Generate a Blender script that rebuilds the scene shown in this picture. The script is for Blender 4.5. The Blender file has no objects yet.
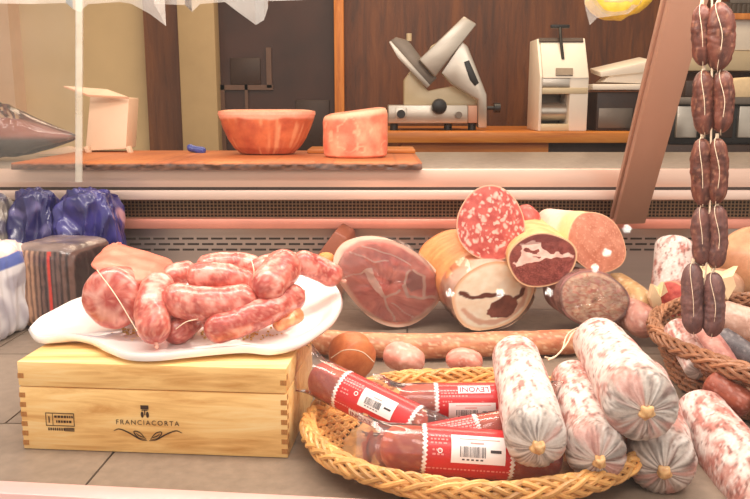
import bpy, bmesh, math, random
from mathutils import Vector, Matrix, noise
random.seed(11)
S = bpy.context.scene
COL = S.collection
PI = math.pi
H = .43
PT = math.radians(10.6)
FX = 800.0
CS, SN = math.cos(PT), math.sin(PT)
CAM = Vector((0, 0, H))
FWD = Vector((0, CS, -SN))

# ------------------------------------------------------------------ helpers
def P(px, py, Y=None, z=None):
    x = (px - 375) / FX
    y = -(py - 249.5) / FX
    d = Vector((x, CS + y * SN, -SN + y * CS))
    t = Y / d.y if z is None else (z - H) / d.z
    return CAM + d * t

def PM(n, p):                       # n pixels at the depth of point p, in metres
    return n * (p - CAM).dot(FWD) / FX

def lin(r, g, b):
    f = lambda c: (c / 255) / 12.92 if c / 255 <= .04045 else ((c / 255 + .055) / 1.055) ** 2.4
    return (f(r), f(g), f(b))

def mix(a, b, t):
    t = max(0., min(1., t))
    return tuple(x + (y - x) * t for x, y in zip(a, b))

def sstep(a, b, x):
    t = max(0., min(1., (x - a) / (b - a)))
    return t * t * (3 - 2 * t)

def N3(p, s, off=0.):
    return noise.noise(Vector((p[0] * s + off, p[1] * s + off * 1.7, p[2] * s - off)))

def FB(p, s, off=0., o=3):
    return noise.fractal(Vector((p[0] * s + off, p[1] * s + off * 1.7, p[2] * s - off)), 1.0, 2.0, o)

WL = {}

class MB:
    def __init__(s):
        s.v = []; s.f = []; s.c = []; s.has = False
    def add(s, vs, fs, cs=None):
        b = len(s.v)
        s.v += [Vector(v) for v in vs]
        s.f += [tuple(i + b for i in f) for f in fs]
        if cs is None: s.c += [(1, 1, 1)] * len(vs)
        else:
            s.c += list(cs); s.has = True
        return s
    def box(s, lo, hi, M=None, bev=0., seg=2, col=None):
        bm = bmesh.new()
        bmesh.ops.create_cube(bm, size=1)
        lo, hi = Vector(lo), Vector(hi)
        for v in bm.verts:
            v.co = Vector(((lo.x + hi.x) / 2 + v.co.x * (hi.x - lo.x), (lo.y + hi.y) / 2 + v.co.y * (hi.y - lo.y), (lo.z + hi.z) / 2 + v.co.z * (hi.z - lo.z)))
        if bev: bmesh.ops.bevel(bm, geom=bm.edges[:], offset=bev, segments=seg, affect='EDGES', profile=.5)
        return s.bm(bm, M, col)
    def bm(s, bm, M=None, col=None):
        bm.verts.index_update()
        vs = [(M @ v.co if M else v.co.copy()) for v in bm.verts]
        s.add(vs, [[v.index for v in f.verts] for f in bm.faces], [col] * len(vs) if col else None)
        bm.free()
        return s
    def prism(s, poly, vec, bev=0., col=None):      # polygon (3-D points, planar) extruded along vec
        bm = bmesh.new()
        vs = [bm.verts.new(p) for p in poly]
        f = bm.faces.new(vs)
        r = bmesh.ops.extrude_face_region(bm, geom=[f])
        for g in r['geom']:
            if isinstance(g, bmesh.types.BMVert): g.co += Vector(vec)
        bmesh.ops.recalc_face_normals(bm, faces=bm.faces[:])
        if bev: bmesh.ops.bevel(bm, geom=bm.edges[:], offset=bev, segments=2, affect='EDGES', profile=.5)
        return s.bm(bm, None, col)
    def tube(s, path, r, n=10, cap=True, closed=False, col=None):
        path = [Vector(p) for p in path]
        rr = r if isinstance(r, (list, tuple)) else [r] * len(path)
        fr = frames(path, closed)
        vs = []; fs = []; m = len(path)
        for i, p in enumerate(path):
            U, V = fr[i]
            for k in range(n):
                a = 2 * PI * k / n
                vs.append(p + (U * math.cos(a) + V * math.sin(a)) * rr[i])
        for i in range(m if closed else m - 1):
            j = (i + 1) % m
            for k in range(n):
                l = (k + 1) % n
                fs.append((i * n + k, i * n + l, j * n + l, j * n + k))
        if cap and not closed:
            fs.append(tuple(range(n))[::-1]); fs.append(tuple((m - 1) * n + k for k in range(n)))
        return s.add(vs, fs, [col] * len(vs) if col else None)
    def cyl(s, a, b, r, n=24, r2=None, col=None):
        return s.tube([a, b], [r, r if r2 is None else r2], n, True, False, col)
    def build(s, name, mat, parent=None, smooth=40, tagv=None):
        me = bpy.data.meshes.new(name)
        xs = [v.x for v in s.v]; ys = [v.y for v in s.v]; zs = [v.z for v in s.v]
        c = Vector(((min(xs) + max(xs)) / 2, (min(ys) + max(ys)) / 2, min(zs)))
        me.from_pydata([v - c for v in s.v], [], s.f)
        if s.has:
            ca = me.color_attributes.new('Col', 'FLOAT_COLOR', 'POINT')
            ca.data.foreach_set('color', [x for q in s.c for x in (q[0], q[1], q[2], 1.)])
        bm = bmesh.new(); bm.from_mesh(me)
        bmesh.ops.recalc_face_normals(bm, faces=bm.faces[:])
        ang = math.radians(smooth)
        for f in bm.faces: f.smooth = smooth > 0
        for e in bm.edges:
            if len(e.link_faces) == 2 and e.calc_face_angle(0) > ang: e.smooth = False
        bm.to_mesh(me); bm.free()
        me.materials.append(mat)
        o = bpy.data.objects.new(name, me)
        COL.objects.link(o)
        if parent:
            o.parent = parent
            o.location = c - WL[parent.name]
        else: o.location = c
        WL[o.name] = c
        if tagv: tag(o, *tagv)
        return o

def tag(o, label, cat, group=None):
    o['label'] = label; o['category'] = cat
    if group: o['group'] = group
    return o

def thing(name, label, cat, loc, group=None):
    o = bpy.data.objects.new(name, None)
    o.empty_display_size = .03
    COL.objects.link(o); o.location = loc
    WL[o.name] = Vector(loc)
    return tag(o, label, cat, group)

def struct(o):
    o['kind'] = 'structure'; return o

def frames(path, closed=False):
    m = len(path); T = []
    for i in range(m):
        if closed: t = path[(i + 1) % m] - path[i - 1]
        else: t = path[min(i + 1, m - 1)] - path[max(i - 1, 0)]
        T.append(t.normalized() if t.length > 1e-9 else Vector((1, 0, 0)))
    up = Vector((0, 0, 1)) if abs(T[0].z) < .9 else Vector((0, 1, 0))
    U = T[0].cross(up).normalized()
    out = []
    for i in range(m):
        if i:
            q = T[i - 1].rotation_difference(T[i]); U = q @ U
        U = (U - T[i] * U.dot(T[i])).normalized()
        out.append((U, T[i].cross(U)))
    if closed:                      # remove the twist left over at the seam
        U0 = T[-1].rotation_difference(T[0]) @ out[-1][0]
        a = math.atan2(U0.cross(out[0][0]).dot(T[0]), U0.dot(out[0][0]))
        out = [((u * math.cos(a * i / m) + v * math.sin(a * i / m)), (v * math.cos(a * i / m) - u * math.sin(a * i / m))) for i, (u, v) in enumerate(out)]
    return out

def spline(pts, n):
    pts = [Vector(p) for p in pts]
    if len(pts) == 2: return [pts[0].lerp(pts[1], i / (n - 1)) for i in range(n)]
    q = [2 * pts[0] - pts[1]] + pts + [2 * pts[-1] - pts[-2]]
    fine = []
    for i in range(len(pts) - 1):
        a, b, c, d = q[i:i + 4]
        for k in range(24):
            t = k / 24
            fine.append(.5 * ((2 * b) + (c - a) * t + (2 * a - 5 * b + 4 * c - d) * t * t + (3 * b - a - 3 * c + d) * t ** 3))
    fine.append(pts[-1])
    L = [0]
    for i in range(1, len(fine)): L.append(L[-1] + (fine[i] - fine[i - 1]).length)
    out = []; j = 0
    for i in range(n):
        s = L[-1] * i / (n - 1)
        while j < len(L) - 2 and L[j + 1] < s: j += 1
        t = (s - L[j]) / max(1e-9, L[j + 1] - L[j])
        out.append(fine[j].lerp(fine[j + 1], t))
    return out

def organic(mb, pts, r, nring=48, nseg=44, col=None, disp=None, blunt=(1., 1.), taper=None):
    """sausage-like body: rounded ends, optional per-vertex colour and displacement"""
    base = spline(pts, 200)
    L = sum((base[i + 1] - base[i]).length for i in range(199))
    e0, e1 = r * blunt[0], r * blunt[1]
    ss = []
    ne = 9
    for i in range(ne): ss.append((e0 * (1 - math.cos(PI / 2 * i / ne)), math.sin(PI / 2 * i / ne)))
    for i in range(nring + 1): ss.append((e0 + (L - e0 - e1) * i / nring, 1.))
    for i in range(1, ne + 1): ss.append((L - e1 + e1 * math.sin(PI / 2 * i / ne), math.cos(PI / 2 * i / ne)))
    path = []
    for s, k in ss:
        f = s / L * 199; i = min(198, int(f))
        path.append(base[i].lerp(base[i + 1], f - i))
    fr = frames(base)
    vs = []; cs = []; fs = []
    for j, (s, k) in enumerate(ss):
        i = min(199, int(round(s / L * 199)))
        U, V = fr[i]
        t = s / L
        rad = max(r * k, 1e-5) * (taper(t) if taper else 1)
        for q in range(nseg):
            a = 2 * PI * q / nseg
            d = U * math.cos(a) + V * math.sin(a)
            p = path[j] + d * rad
            if disp: p = path[j] + d * rad * (1 + disp(t, a, p, s, L) * min(1, k * 3))
            vs.append(p)
            if col: cs.append(col(t, a, p, s, L))
    m = len(ss)
    for j in range(m - 1):
        for q in range(nseg):
            l = (q + 1) % nseg
            fs.append((j * nseg + q, j * nseg + l, (j + 1) * nseg + l, (j + 1) * nseg + q))
    fs.append(tuple(range(nseg))[::-1]); fs.append(tuple((m - 1) * nseg + q for q in range(nseg)))
    mb.add(vs, fs, cs if col else None)
    return mb

def inpoly(x, y, pl):
    c = False; j = len(pl) - 1
    for i in range(len(pl)):
        xi, yi = pl[i]; xj, yj = pl[j]
        if (yi > y) != (yj > y) and x < (xj - xi) * (y - yi) / (yj - yi) + xi: c = not c
        j = i
    return c

def dline(x, y, pl):
    best = 9
    for (x0, y0), (x1, y1) in zip(pl, pl[1:]):
        dx, dy = x1 - x0, y1 - y0
        t = max(0, min(1, ((x - x0) * dx + (y - y0) * dy) / (dx * dx + dy * dy)))
        best = min(best, math.hypot(x - x0 - dx * t, y - y0 - dy * t))
    return best

# ------------------------------------------------------------------ materials
def nodes(name):
    m = bpy.data.materials.new(name); m.use_nodes = True
    nt = m.node_tree
    return m, nt, nt.nodes['Principled BSDF']

def ramp(nt, fac, stops):
    r = nt.nodes.new('ShaderNodeValToRGB')
    while len(r.color_ramp.elements) < len(stops): r.color_ramp.elements.new(.5)
    for e, (p, c) in zip(r.color_ramp.elements, stops):
        e.position = p; e.color = (*c, 1)
    nt.links.new(fac, r.inputs[0])
    return r.outputs[0]

def tex(nt, scale, detail=4, rough=.6, vec=None, kind='ShaderNodeTexNoise', dist=0):
    t = nt.nodes.new(kind)
    t.inputs['Scale'].default_value = scale
    if kind == 'ShaderNodeTexNoise':
        t.inputs['Detail'].default_value = detail; t.inputs['Roughness'].default_value = rough
        t.inputs['Distortion'].default_value = dist
    if vec: nt.links.new(vec, t.inputs['Vector'])
    return t

def coords(nt, sc=(1, 1, 1), rot=(0, 0, 0)):
    c = nt.nodes.new('ShaderNodeTexCoord'); mp = nt.nodes.new('ShaderNodeMapping')
    mp.inputs['Scale'].default_value = sc; mp.inputs['Rotation'].default_value = rot
    nt.links.new(c.outputs['Object'], mp.inputs['Vector'])
    return mp.outputs[0]

def bump(nt, b, h, s, dist=.002):
    n = nt.nodes.new('ShaderNodeBump')
    n.inputs['Strength'].default_value = s; n.inputs['Distance'].default_value = dist
    nt.links.new(h, n.inputs['Height']); nt.links.new(n.outputs[0], b.inputs['Normal'])

def plain(name, c, rough=.5, metal=0., var=.12, scale=25., bmp=0., coat=0., sc=(1, 1, 1), emit=0.):
    m, nt, b = nodes(name)
    t = tex(nt, scale, 5, .6, coords(nt, sc))
    nt.links.new(ramp(nt, t.outputs[0], [(.3, tuple(x * (1 - var) for x in c)), (.7, tuple(min(1, x * (1 + var)) for x in c))]), b.inputs['Base Color'])
    b.inputs['Roughness'].default_value = rough; b.inputs['Metallic'].default_value = metal
    b.inputs['Coat Weight'].default_value = coat
    if bmp: bump(nt, b, t.outputs[0], bmp)
    if emit:
        b.inputs['Emission Color'].default_value = (*c, 1); b.inputs['Emission Strength'].default_value = emit
    return m

def painted(name, rough=.5, bscale=300., bstr=.2, coat=0., sss=0., fine=.1):
    m, nt, b = nodes(name)
    a = nt.nodes.new('ShaderNodeAttribute'); a.attribute_name = 'Col'
    t = tex(nt, bscale, 3, .6, coords(nt))
    mx = nt.nodes.new('ShaderNodeMixRGB'); mx.blend_type = 'OVERLAY'; mx.inputs[0].default_value = fine
    nt.links.new(a.outputs['Color'], mx.inputs[1]); nt.links.new(t.outputs[0], mx.inputs[2])
    nt.links.new(mx.outputs[0], b.inputs['Base Color'])
    b.inputs['Roughness'].default_value = rough; b.inputs['Coat Weight'].default_value = coat
    b.inputs['Coat Roughness'].default_value = .15
    if sss:
        b.inputs['Subsurface Weight'].default_value = sss
        b.inputs['Subsurface Radius'].default_value = (.006, .002, .0015)
        b.inputs['Subsurface Scale'].default_value = 1.
    bump(nt, b, t.outputs[0], bstr, .001)
    return m

def wood(name, c1, c2, c3, along=0, ring=90., rough=.45, stretch=.08):
    m, nt, b = nodes(name)
    sc = [1, 1, 1]; sc[along] = stretch
    v = coords(nt, sc)
    t = tex(nt, ring, 6, .62, v, dist=1.2)
    t2 = tex(nt, ring * .16, 3, .5, v, dist=2.5)
    mx = nt.nodes.new('ShaderNodeMixRGB'); mx.inputs[0].default_value = .5
    nt.links.new(t.outputs[0], mx.inputs[1]); nt.links.new(t2.outputs[0], mx.inputs[2])
    nt.links.new(ramp(nt, mx.outputs[0], [(.36, c1), (.5, c2), (.62, c3)]), b.inputs['Base Color'])
    b.inputs['Roughness'].default_value = rough
    bump(nt, b, t.outputs[0], .15, .001)
    return m

def clear(name, tint, white=.08, gloss=.12, rough=.05, wcol=(1, .95, .92)):
    m = bpy.data.materials.new(name); m.use_nodes = True
    nt = m.node_tree; nt.nodes.clear()
    o = nt.nodes.new('ShaderNodeOutputMaterial')
    tr = nt.nodes.new('ShaderNodeBsdfTransparent'); tr.inputs[0].default_value = (*tint, 1)
    di = nt.nodes.new('ShaderNodeBsdfDiffuse'); di.inputs[0].default_value = (*wcol, 1)
    gl = nt.nodes.new('ShaderNodeBsdfGlossy'); gl.inputs['Roughness'].default_value = rough
    t = tex(nt, 9., 4, .6, coords(nt))
    mt = nt.nodes.new('ShaderNodeMath'); mt.operation = 'MULTIPLY'; mt.inputs[1].default_value = white * 2
    nt.links.new(t.outputs[0], mt.inputs[0])
    m1 = nt.nodes.new('ShaderNodeMixShader'); nt.links.new(mt.outputs[0], m1.inputs[0])
    nt.links.new(tr.outputs[0], m1.inputs[1]); nt.links.new(di.outputs[0], m1.inputs[2])
    fr = nt.nodes.new('ShaderNodeFresnel'); fr.inputs[0].default_value = 1.45
    ms = nt.nodes.new('ShaderNodeMath'); ms.operation = 'MULTIPLY'; ms.inputs[1].default_value = gloss / .04
    ms.use_clamp = True
    nt.links.new(fr.outputs[0], ms.inputs[0])
    m2 = nt.nodes.new('ShaderNodeMixShader'); nt.links.new(ms.outputs[0], m2.inputs[0])
    nt.links.new(m1.outputs[0], m2.inputs[1]); nt.links.new(gl.outputs[0], m2.inputs[2])
    nt.links.new(m2.outputs[0], o.inputs[0])
    return m

M = {}
M['steel'] = plain('steel', lin(196, 180, 172), .34, .85, .1, 8, sc=(.15, 1, 4))
M['rail'] = plain('rail_steel', lin(232, 204, 190), .38, .5, .05, 10, sc=(.1, 1, 3))
M['fascia'] = plain('fascia_steel', lin(226, 192, 174), .36, .5, .08, 6, sc=(.12, 1, 3))
M['slot'] = plain('slot_dark', lin(52, 40, 34), .7)
M['granite'] = plain('granite', lin(150, 135, 122), .35, 0, .25, 60)
M['copper'] = plain('copper_strip', lin(236, 158, 138), .35, .5, .12, 4, sc=(1.5, 1, 1))
M['mesh'] = plain('brass_mesh', lin(150, 122, 92), .45, .4, .15, 80)
M['pinktrim'] = plain('pink_trim', lin(236, 184, 178), .35, .2, .04)
M['post'] = plain('bronze_post', lin(184, 140, 118), .45, .25, .05, 6, sc=(1, 1, .2))
M['tile'] = painted('stone_tile', .42, 60, .15, 0, 0, .35)
M['pine'] = wood('pine', lin(214, 158, 88), lin(246, 202, 132), lin(252, 220, 160), 0, 85, .5, .06)
M['pinedark'] = wood('pine_endgrain', lin(150, 96, 46), lin(184, 126, 66), lin(206, 150, 86), 2, 150, .6, .5)
M['ink'] = plain('burnt_ink', lin(62, 36, 18), .7, 0, .2, 60)
M['walnut'] = wood('walnut_panel', lin(70, 34, 10), lin(98, 51, 16), lin(118, 66, 24), 2, 26, .45, .12)
M['orange'] = wood('orange_wood', lin(176, 98, 34), lin(206, 124, 50), lin(222, 144, 66), 2, 40, .45, .1)
M['desk'] = wood('desk_wood', lin(164, 90, 26), lin(194, 114, 38), lin(210, 134, 52), 0, 40, .4, .08)
M['plank'] = painted('oak_plank', .5, 120, .35, 0, 0, .3)
M['beige'] = plain('beige_wall', lin(222, 196, 152), .8, 0, .06, 3)
M['column'] = plain('beige_column', lin(186, 160, 120), .7, 0, .1, 3)
M['door'] = wood('brown_door', lin(86, 46, 18), lin(112, 64, 28), lin(136, 82, 38), 2, 20, .4, .1)
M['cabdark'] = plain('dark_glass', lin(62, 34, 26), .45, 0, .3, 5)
M['cabline'] = plain('cabinet_line', lin(104, 74, 58), .4, 0, .15, 8)
M['white'] = plain('white_enamel', lin(234, 222, 208), .35, 0, .04, 6)
M['ceramic'] = plain('white_ceramic', lin(250, 242, 238), .14, 0, .02, 5, coat=.6)
M['alu'] = plain('aluminium', lin(196, 186, 174), .32, .7, .08, 20, sc=(.2, 1, 1))
M['alud'] = plain('grey_metal', lin(120, 108, 98), .4, .6, .1, 20)
M['cream'] = plain('cream_metal', lin(206, 186, 152), .4, .1, .05, 10)
M['black'] = plain('black_plastic', lin(30, 24, 22), .4, 0, .2, 30)
M['brown'] = plain('dark_brown', lin(58, 36, 26), .5, 0, .2, 20)
M['pinkpl'] = plain('pale_plastic', lin(232, 196, 164), .5, 0, .04, 10)
M['yellow'] = plain('yellow_stuff', lin(226, 190, 60), .5, 0, .2, 40)
M['blue'] = plain('blue_plastic', lin(70, 80, 150), .35, 0, .15, 40)
M['wicker'] = painted('wicker', .45, 120, .3, .15, 0, .35)
M['wickerd'] = painted('brown_wicker', .5, 120, .3, .1, 0, .4)
M['string'] = plain('string', lin(236, 212, 184), .8, 0, .1, 200)
M['paper'] = plain('yellow_paper', lin(236, 208, 166), .7, 0, .08, 40, .3)
M['red'] = plain('label_red', lin(206, 40, 44), .35, 0, .06, 60, coat=.3)
M['lwhite'] = plain('label_white', lin(250, 240, 236), .4, 0, .02, 60)
M['lpink'] = plain('label_pink', lin(236, 150, 144), .4, 0, .1, 300)
M['lpurple'] = plain('label_purple', lin(150, 36, 70), .4, 0, .02, 60)
M['bar'] = plain('barcode_ink', lin(60, 50, 54), .5, 0, .05, 60)
M['meat'] = painted('raw_meat', .3, 260, .35, .35, .12)
M['cut'] = painted('cut_meat', .4, 420, .06, .12, .04)
M['mould'] = painted('mouldy_casing', .75, 260, .5, 0, 0, .25)
M['rind'] = painted('rind', .5, 160, .35, .1, .05, .2)
M['salami'] = painted('dry_salami', .5, 240, .5, .08, 0, .2)
M['bag'] = painted('printed_bag', .3, 60, .3, .4, 0, .08)
M['film'] = clear('clear_film', (1, .97, .95), .05, .06, .1)
M['glass'] = clear('shop_glass', (.985, .98, .97), .008, .012, .0, (1, .88, .76))
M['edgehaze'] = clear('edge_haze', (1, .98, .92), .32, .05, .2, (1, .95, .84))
M['hazeglass'] = clear('hazy_glass', (.98, .97, .95), .05, .02, .0, (1, .93, .84))
M['glassedge'] = plain('glass_edge', lin(232, 220, 190), .3, 0, .05, 3)
M['sheet'] = clear('milky_sheet', (1, .98, .96), .22, .05, .2, (.9, .84, .78))
M['bulb'] = plain('bulb', (1, .96, .9), .4, 0, 0, 3, emit=60.)
M['shade'] = plain('lamp_shade', lin(60, 60, 60), .4)

# ------------------------------------------------------------------ camera, world, lights
cd = bpy.data.cameras.new('camera')
cd.sensor_width = 36; cd.lens = 36 * FX / 750
cd.clip_start = .02
co = bpy.data.objects.new('camera', cd)
COL.objects.link(co)
co.location = CAM; co.rotation_euler = (PI / 2 - PT, 0, 0)
S.camera = co

w = bpy.data.worlds.new('street_daylight'); S.world = w; w.use_nodes = True
bg = w.node_tree.nodes['Background']
bg.inputs[0].default_value = (1, .92, .82, 1); bg.inputs[1].default_value = .9

def area(name, loc, rot, sx, sy, power, col):
    l = bpy.data.lights.new(name, 'AREA'); l.shape = 'RECTANGLE'; l.size = sx; l.size_y = sy
    l.energy = power; l.color = col
    o = bpy.data.objects.new(name, l); COL.objects.link(o)
    o.location = loc; o.rotation_euler = rot
    return o
area('case_tube_lamp', (0, .98, .84), (math.radians(14), 0, 0), 1.9, .12, 14, (1, .89, .79))
area('case_rear_lamp', (.1, 1.62, .78), (math.radians(-12), 0, 0), 1.7, .1, 4, (1, .84, .76))
area('front_fill', (.1, -.6, 2.3), (math.radians(33), 0, 0), 1.8, .8, 26, (1, .92, .86))  # added soft fill from behind the camera, brightens surfaces facing the viewer
area('shop_ceiling_lamp', (.3, 3.0, 1.78), (0, 0, 0), 2.4, .8, 40, (1, .8, .56))

S.view_settings.view_transform = 'Standard'
S.view_settings.look = 'None'
S.view_settings.exposure = 0

# ------------------------------------------------------------------ the room
def slab(name, lo, hi, m, kind=True, parent=None, bev=0.):
    o = MB().box(lo, hi, None, bev).build(name, m, parent)
    if kind and not parent: struct(o)
    return o
slab('floor', (-3, .3, -.82), (3, 4.6, -.8), M['granite'])
slab('ceiling', (-3, 1.9, 1.9), (3, 4.6, 1.92), M['beige'])
slab('wall_left', (-3.02, 1.0, -.8), (-3, 4.6, 1.9), M['beige'])
slab('wall_right', (3, 1.0, -.8), (3.02, 4.6, 1.9), M['walnut'])
YB = 4.2
xw = lambda px: P(px, 100, YB).x
slab('wall_back', (-3, YB + .05, -.8), (3, YB + .1, 1.9), M['beige'])
slab('trim_1', (xw(340), YB - .02, -.8), (3, YB + .05, 1.9), M['walnut'])
slab('trim_2', (xw(335.5), YB - .1, -.8), (xw(345), YB - .02, 1.9), M['orange'], bev=.004)
slab('trim_3', (xw(186), YB - .12, -.8), (xw(222), YB + .05, 1.9), M['column'], bev=.01)
slab('door_1', (xw(149), YB - .03, -.8), (xw(188), YB + .05, 1.9), M['door'])
slab('trim_4', (xw(-8), YB - .08, -.8), (xw(22), YB + .05, .95), M['pinkpl'])
# dark glazed cabinet between column and orange jamb
cab = thing('glazed_cabinet', 'tall dark glass fronted cabinet between beige column and orange wood upright', 'cabinet', (xw(278), YB - .02, -.8))
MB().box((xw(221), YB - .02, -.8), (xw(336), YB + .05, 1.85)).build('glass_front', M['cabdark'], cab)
m = MB()
m.box((xw(222), YB - .035, P(0, 90, YB).z), (xw(274), YB - .015, P(0, 85, YB).z))
m.box((xw(268), YB - .035, P(0, 88, YB).z), (xw(273), YB - .015, P(0, 48, YB).z))
m.box((xw(222), YB - .035, -.8), (xw(226), YB - .015, P(0, 85, YB).z))
m.box((xw(246), YB - .035, -.8), (xw(249), YB - .015, P(0, 85, YB).z))
m.build('shelf_frame', M['cabline'], cab)
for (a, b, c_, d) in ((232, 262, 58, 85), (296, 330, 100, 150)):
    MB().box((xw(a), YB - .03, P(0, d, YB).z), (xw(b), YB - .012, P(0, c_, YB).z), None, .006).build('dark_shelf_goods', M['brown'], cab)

# ------------------------------------------------------------------ display counter
case = thing('display_counter', 'refrigerated glass display counter with stone tile deck and steel back rail', 'display counter', (0, 1.3, -.8))
TRL, TRR = P(-60, 477, z=.05), P(820, 521, z=.05)
m = MB()
grout, = [lin(92, 76, 64)]
m.box((-1.3, .70, -.10), (1.4, 1.83, -.004), None, 0, 2, grout)
sx0 = P(113, 453, z=0); sx1 = P(90, 480, z=0)
sk = (sx1.x - sx0.x) / (sx1.y - sx0.y)
TW = .36; ty = [.72, 1.02, 1.32, 1.62, 1.83]
for j in range(4):
    for i in range(-4, 5):
        o = TW * i + (0 if j in (0,) else TW * .5 * (j % 2))
        xa = sx0.x + o; y0, y1 = ty[j] + .0015, ty[j + 1] - .0015
        t = .85 + .25 * random.random()
        c = tuple(q * t for q in lin(140, 122, 106))
        ys = sx0.y
        pl = [Vector((xa + .0015 + sk * (y0 - ys), y0, -.004)), Vector((xa + TW - .0015 + sk * (y0 - ys), y0, -.004)), Vector((xa + TW - .0015 + sk * (y1 - ys), y1, -.004)), Vector((xa + .0015 + sk * (y1 - ys), y1, -.004))]
        if min(p.x for p in pl) < -1.28 or max(p.x for p in pl) > 1.38: continue
        m.prism(pl, (0, 0, .004), 0, c)
m.build('tiled_deck', M['tile'], case)
m = MB()                                                # front sill and its lower white lip
dv = (TRR - TRL).normalized()
nb = Vector((dv.y, -dv.x, 0))                           # toward the street
a0, b0 = TRL - dv * .5, TRR + dv * .3
m.prism([a0, b0, b0 + nb * .026, a0 + nb * .026], (0, 0, -.016), .002)
m.build('front_sill', M['pinktrim'], case)
m = MB()
m.prism([a0 + nb * .004 - Vector((0, 0, .016)), b0 + nb * .004 - Vector((0, 0, .016)), b0 + nb * .036 - Vector((0, 0, .016)), a0 + nb * .036 - Vector((0, 0, .016))], (0, 0, -.05), .002)
m.build('sill_lip', M['white'], case)
MB().box((-1.3, .79, -.8), (1.4, 1.83, -.10)).build('cabinet_base', M['white'], case)
Yb = 1.80
zb = lambda py, Y=Yb: P(375, py, Y).z
m = MB().box((-1.3, Yb, -.004), (1.4, Yb + .01, zb(227)))
m.build('back_panel', M['steel'], case)
m = MB()                                                # slots cut in three rows
for r, py in enumerate((238.5, 244, 249.5)):
    for k in range(70):
        x = -1.1 + k * .033 + (r % 2) * .012
        if not (-.62 < x < 1.15): continue
        m.box((x, Yb - .0015, zb(py) - .0022), (x + .026, Yb + .002, zb(py) + .0022))
m.build('ventilation_slots', M['slot'], case)
m = MB().box((-1.3, Yb - .025, zb(229, Yb - .025)), (1.4, Yb + .03, zb(219, Yb - .025)), None, .003)
m.build('reflective_strip', M['copper'], case)
m = MB()
zt, z0 = zb(199), zb(219)
m.box((-1.3, Yb + .012, z0 - .01), (1.4, Yb + .02, zt + .02), None, 0)
m.build('grille_backing', M['slot'], case)
m = MB()
x = -1.2
while x < 1.35:
    m.box((x, Yb, z0), (x + .0022, Yb + .002, zt)); x += .0085
nz = 6
for k in range(nz):
    z = z0 + (zt - z0) * (k + .5) / nz
    m.box((-1.3, Yb - .001, z - .0011), (1.4, Yb + .0005, z + .0011))
m.build('mesh_grille', M['mesh'], case)
Yr = 1.75
m = MB().box((-1.3, Yr - .008, zb(199.5, Yr)), (1.4, Yb + .03, zb(190, Yr)), None, .002)
m.build('lower_rail', M['rail'], case)
m = MB().box((-1.3, Yr, zb(191, Yr)), (1.4, Yr + .02, zb(187, Yr)))
m.build('rail_gap', M['slot'], case)
ZC = zb(168.5, Yr)
m = MB().box((-1.3, Yr, zb(188, Yr)), (1.4, Yr + .03, ZC - .001), None, .002)
m.build('upper_rail', M['fascia'], case)
m = MB().box((-1.3, Yr + .012, ZC - .03), (1.4, 2.31, ZC), None, .002)
m.build('counter_top', M['granite'], case)
MB().box((-1.3, 1.85, -.8), (1.4, 2.27, ZC - .03)).build('counter_body', M['steel'], case)
# slanted post
a, b = P(628, 218, 1.74), P(688, -12, 1.42)
ax = (b - a).normalized(); sd = Vector((1, 0, 0)); sd = (sd - ax * sd.dot(ax)).normalized(); nn = ax.cross(sd)
hw = PM(15, a); b = b + ax * .12
m = MB().prism([a - sd * hw, a + sd * hw, a + sd * hw + nn * -.02, a - sd * hw + nn * -.02], b - a, .003)
m.prism([a - sd * hw * 1.14 , a - sd * hw * .9, a - sd * hw * .9 + nn * .012, a - sd * hw * 1.14 + nn * .012], b - a, .001)
m.build('slanted_post', M['post'], case)
# front pane stands on the sill and leans back slightly
g0 = a0 + nb * .012; g1 = b0 + nb * .012
tl = Vector((0, math.sin(math.radians(16)), math.cos(math.radians(16)))) * .62
m = MB().add([g0, g1, g1 + tl, g0 + tl], [(0, 1, 2, 3)])
m.build('front_glass', M['glass'], case)
# rear glass screen at the left with its bright vertical edge
e = P(79, 182, 1.70); et = P(79.5, -14, 1.70)
m = MB().add([e, Vector((-1.3, e.y, e.z)), Vector((-1.3, e.y, et.z)), et], [(0, 1, 2, 3)])
m.build('side_glass', M['hazeglass'], case)
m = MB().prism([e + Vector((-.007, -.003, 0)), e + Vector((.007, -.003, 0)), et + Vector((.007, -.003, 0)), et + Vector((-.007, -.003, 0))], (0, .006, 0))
m.build('glass_edge_strip', M['edgehaze'], case)
# lamps of the street side, mirrored as small spots in the leaning front pane
pn = (g1 - g0).cross(tl).normalized()
for px, py in ((450, 293), (500, 293), (549, 292), (595, 268), (607, 253), (627, 229)):
    d = P(px, py, 1.) - CAM
    t_ = (g0 - CAM).dot(pn) / d.dot(pn)
    hit = CAM + d * t_
    rd = (d - pn * 2 * d.dot(pn)).normalized()
    l = bpy.data.lights.new('street_lamp', 'POINT'); l.energy = 3; l.shadow_soft_size = .026; l.color = (1, .9, .78)
    o = bpy.data.objects.new('street_lamp', l); COL.objects.link(o); o.location = hit + rd * 4.2

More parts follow.
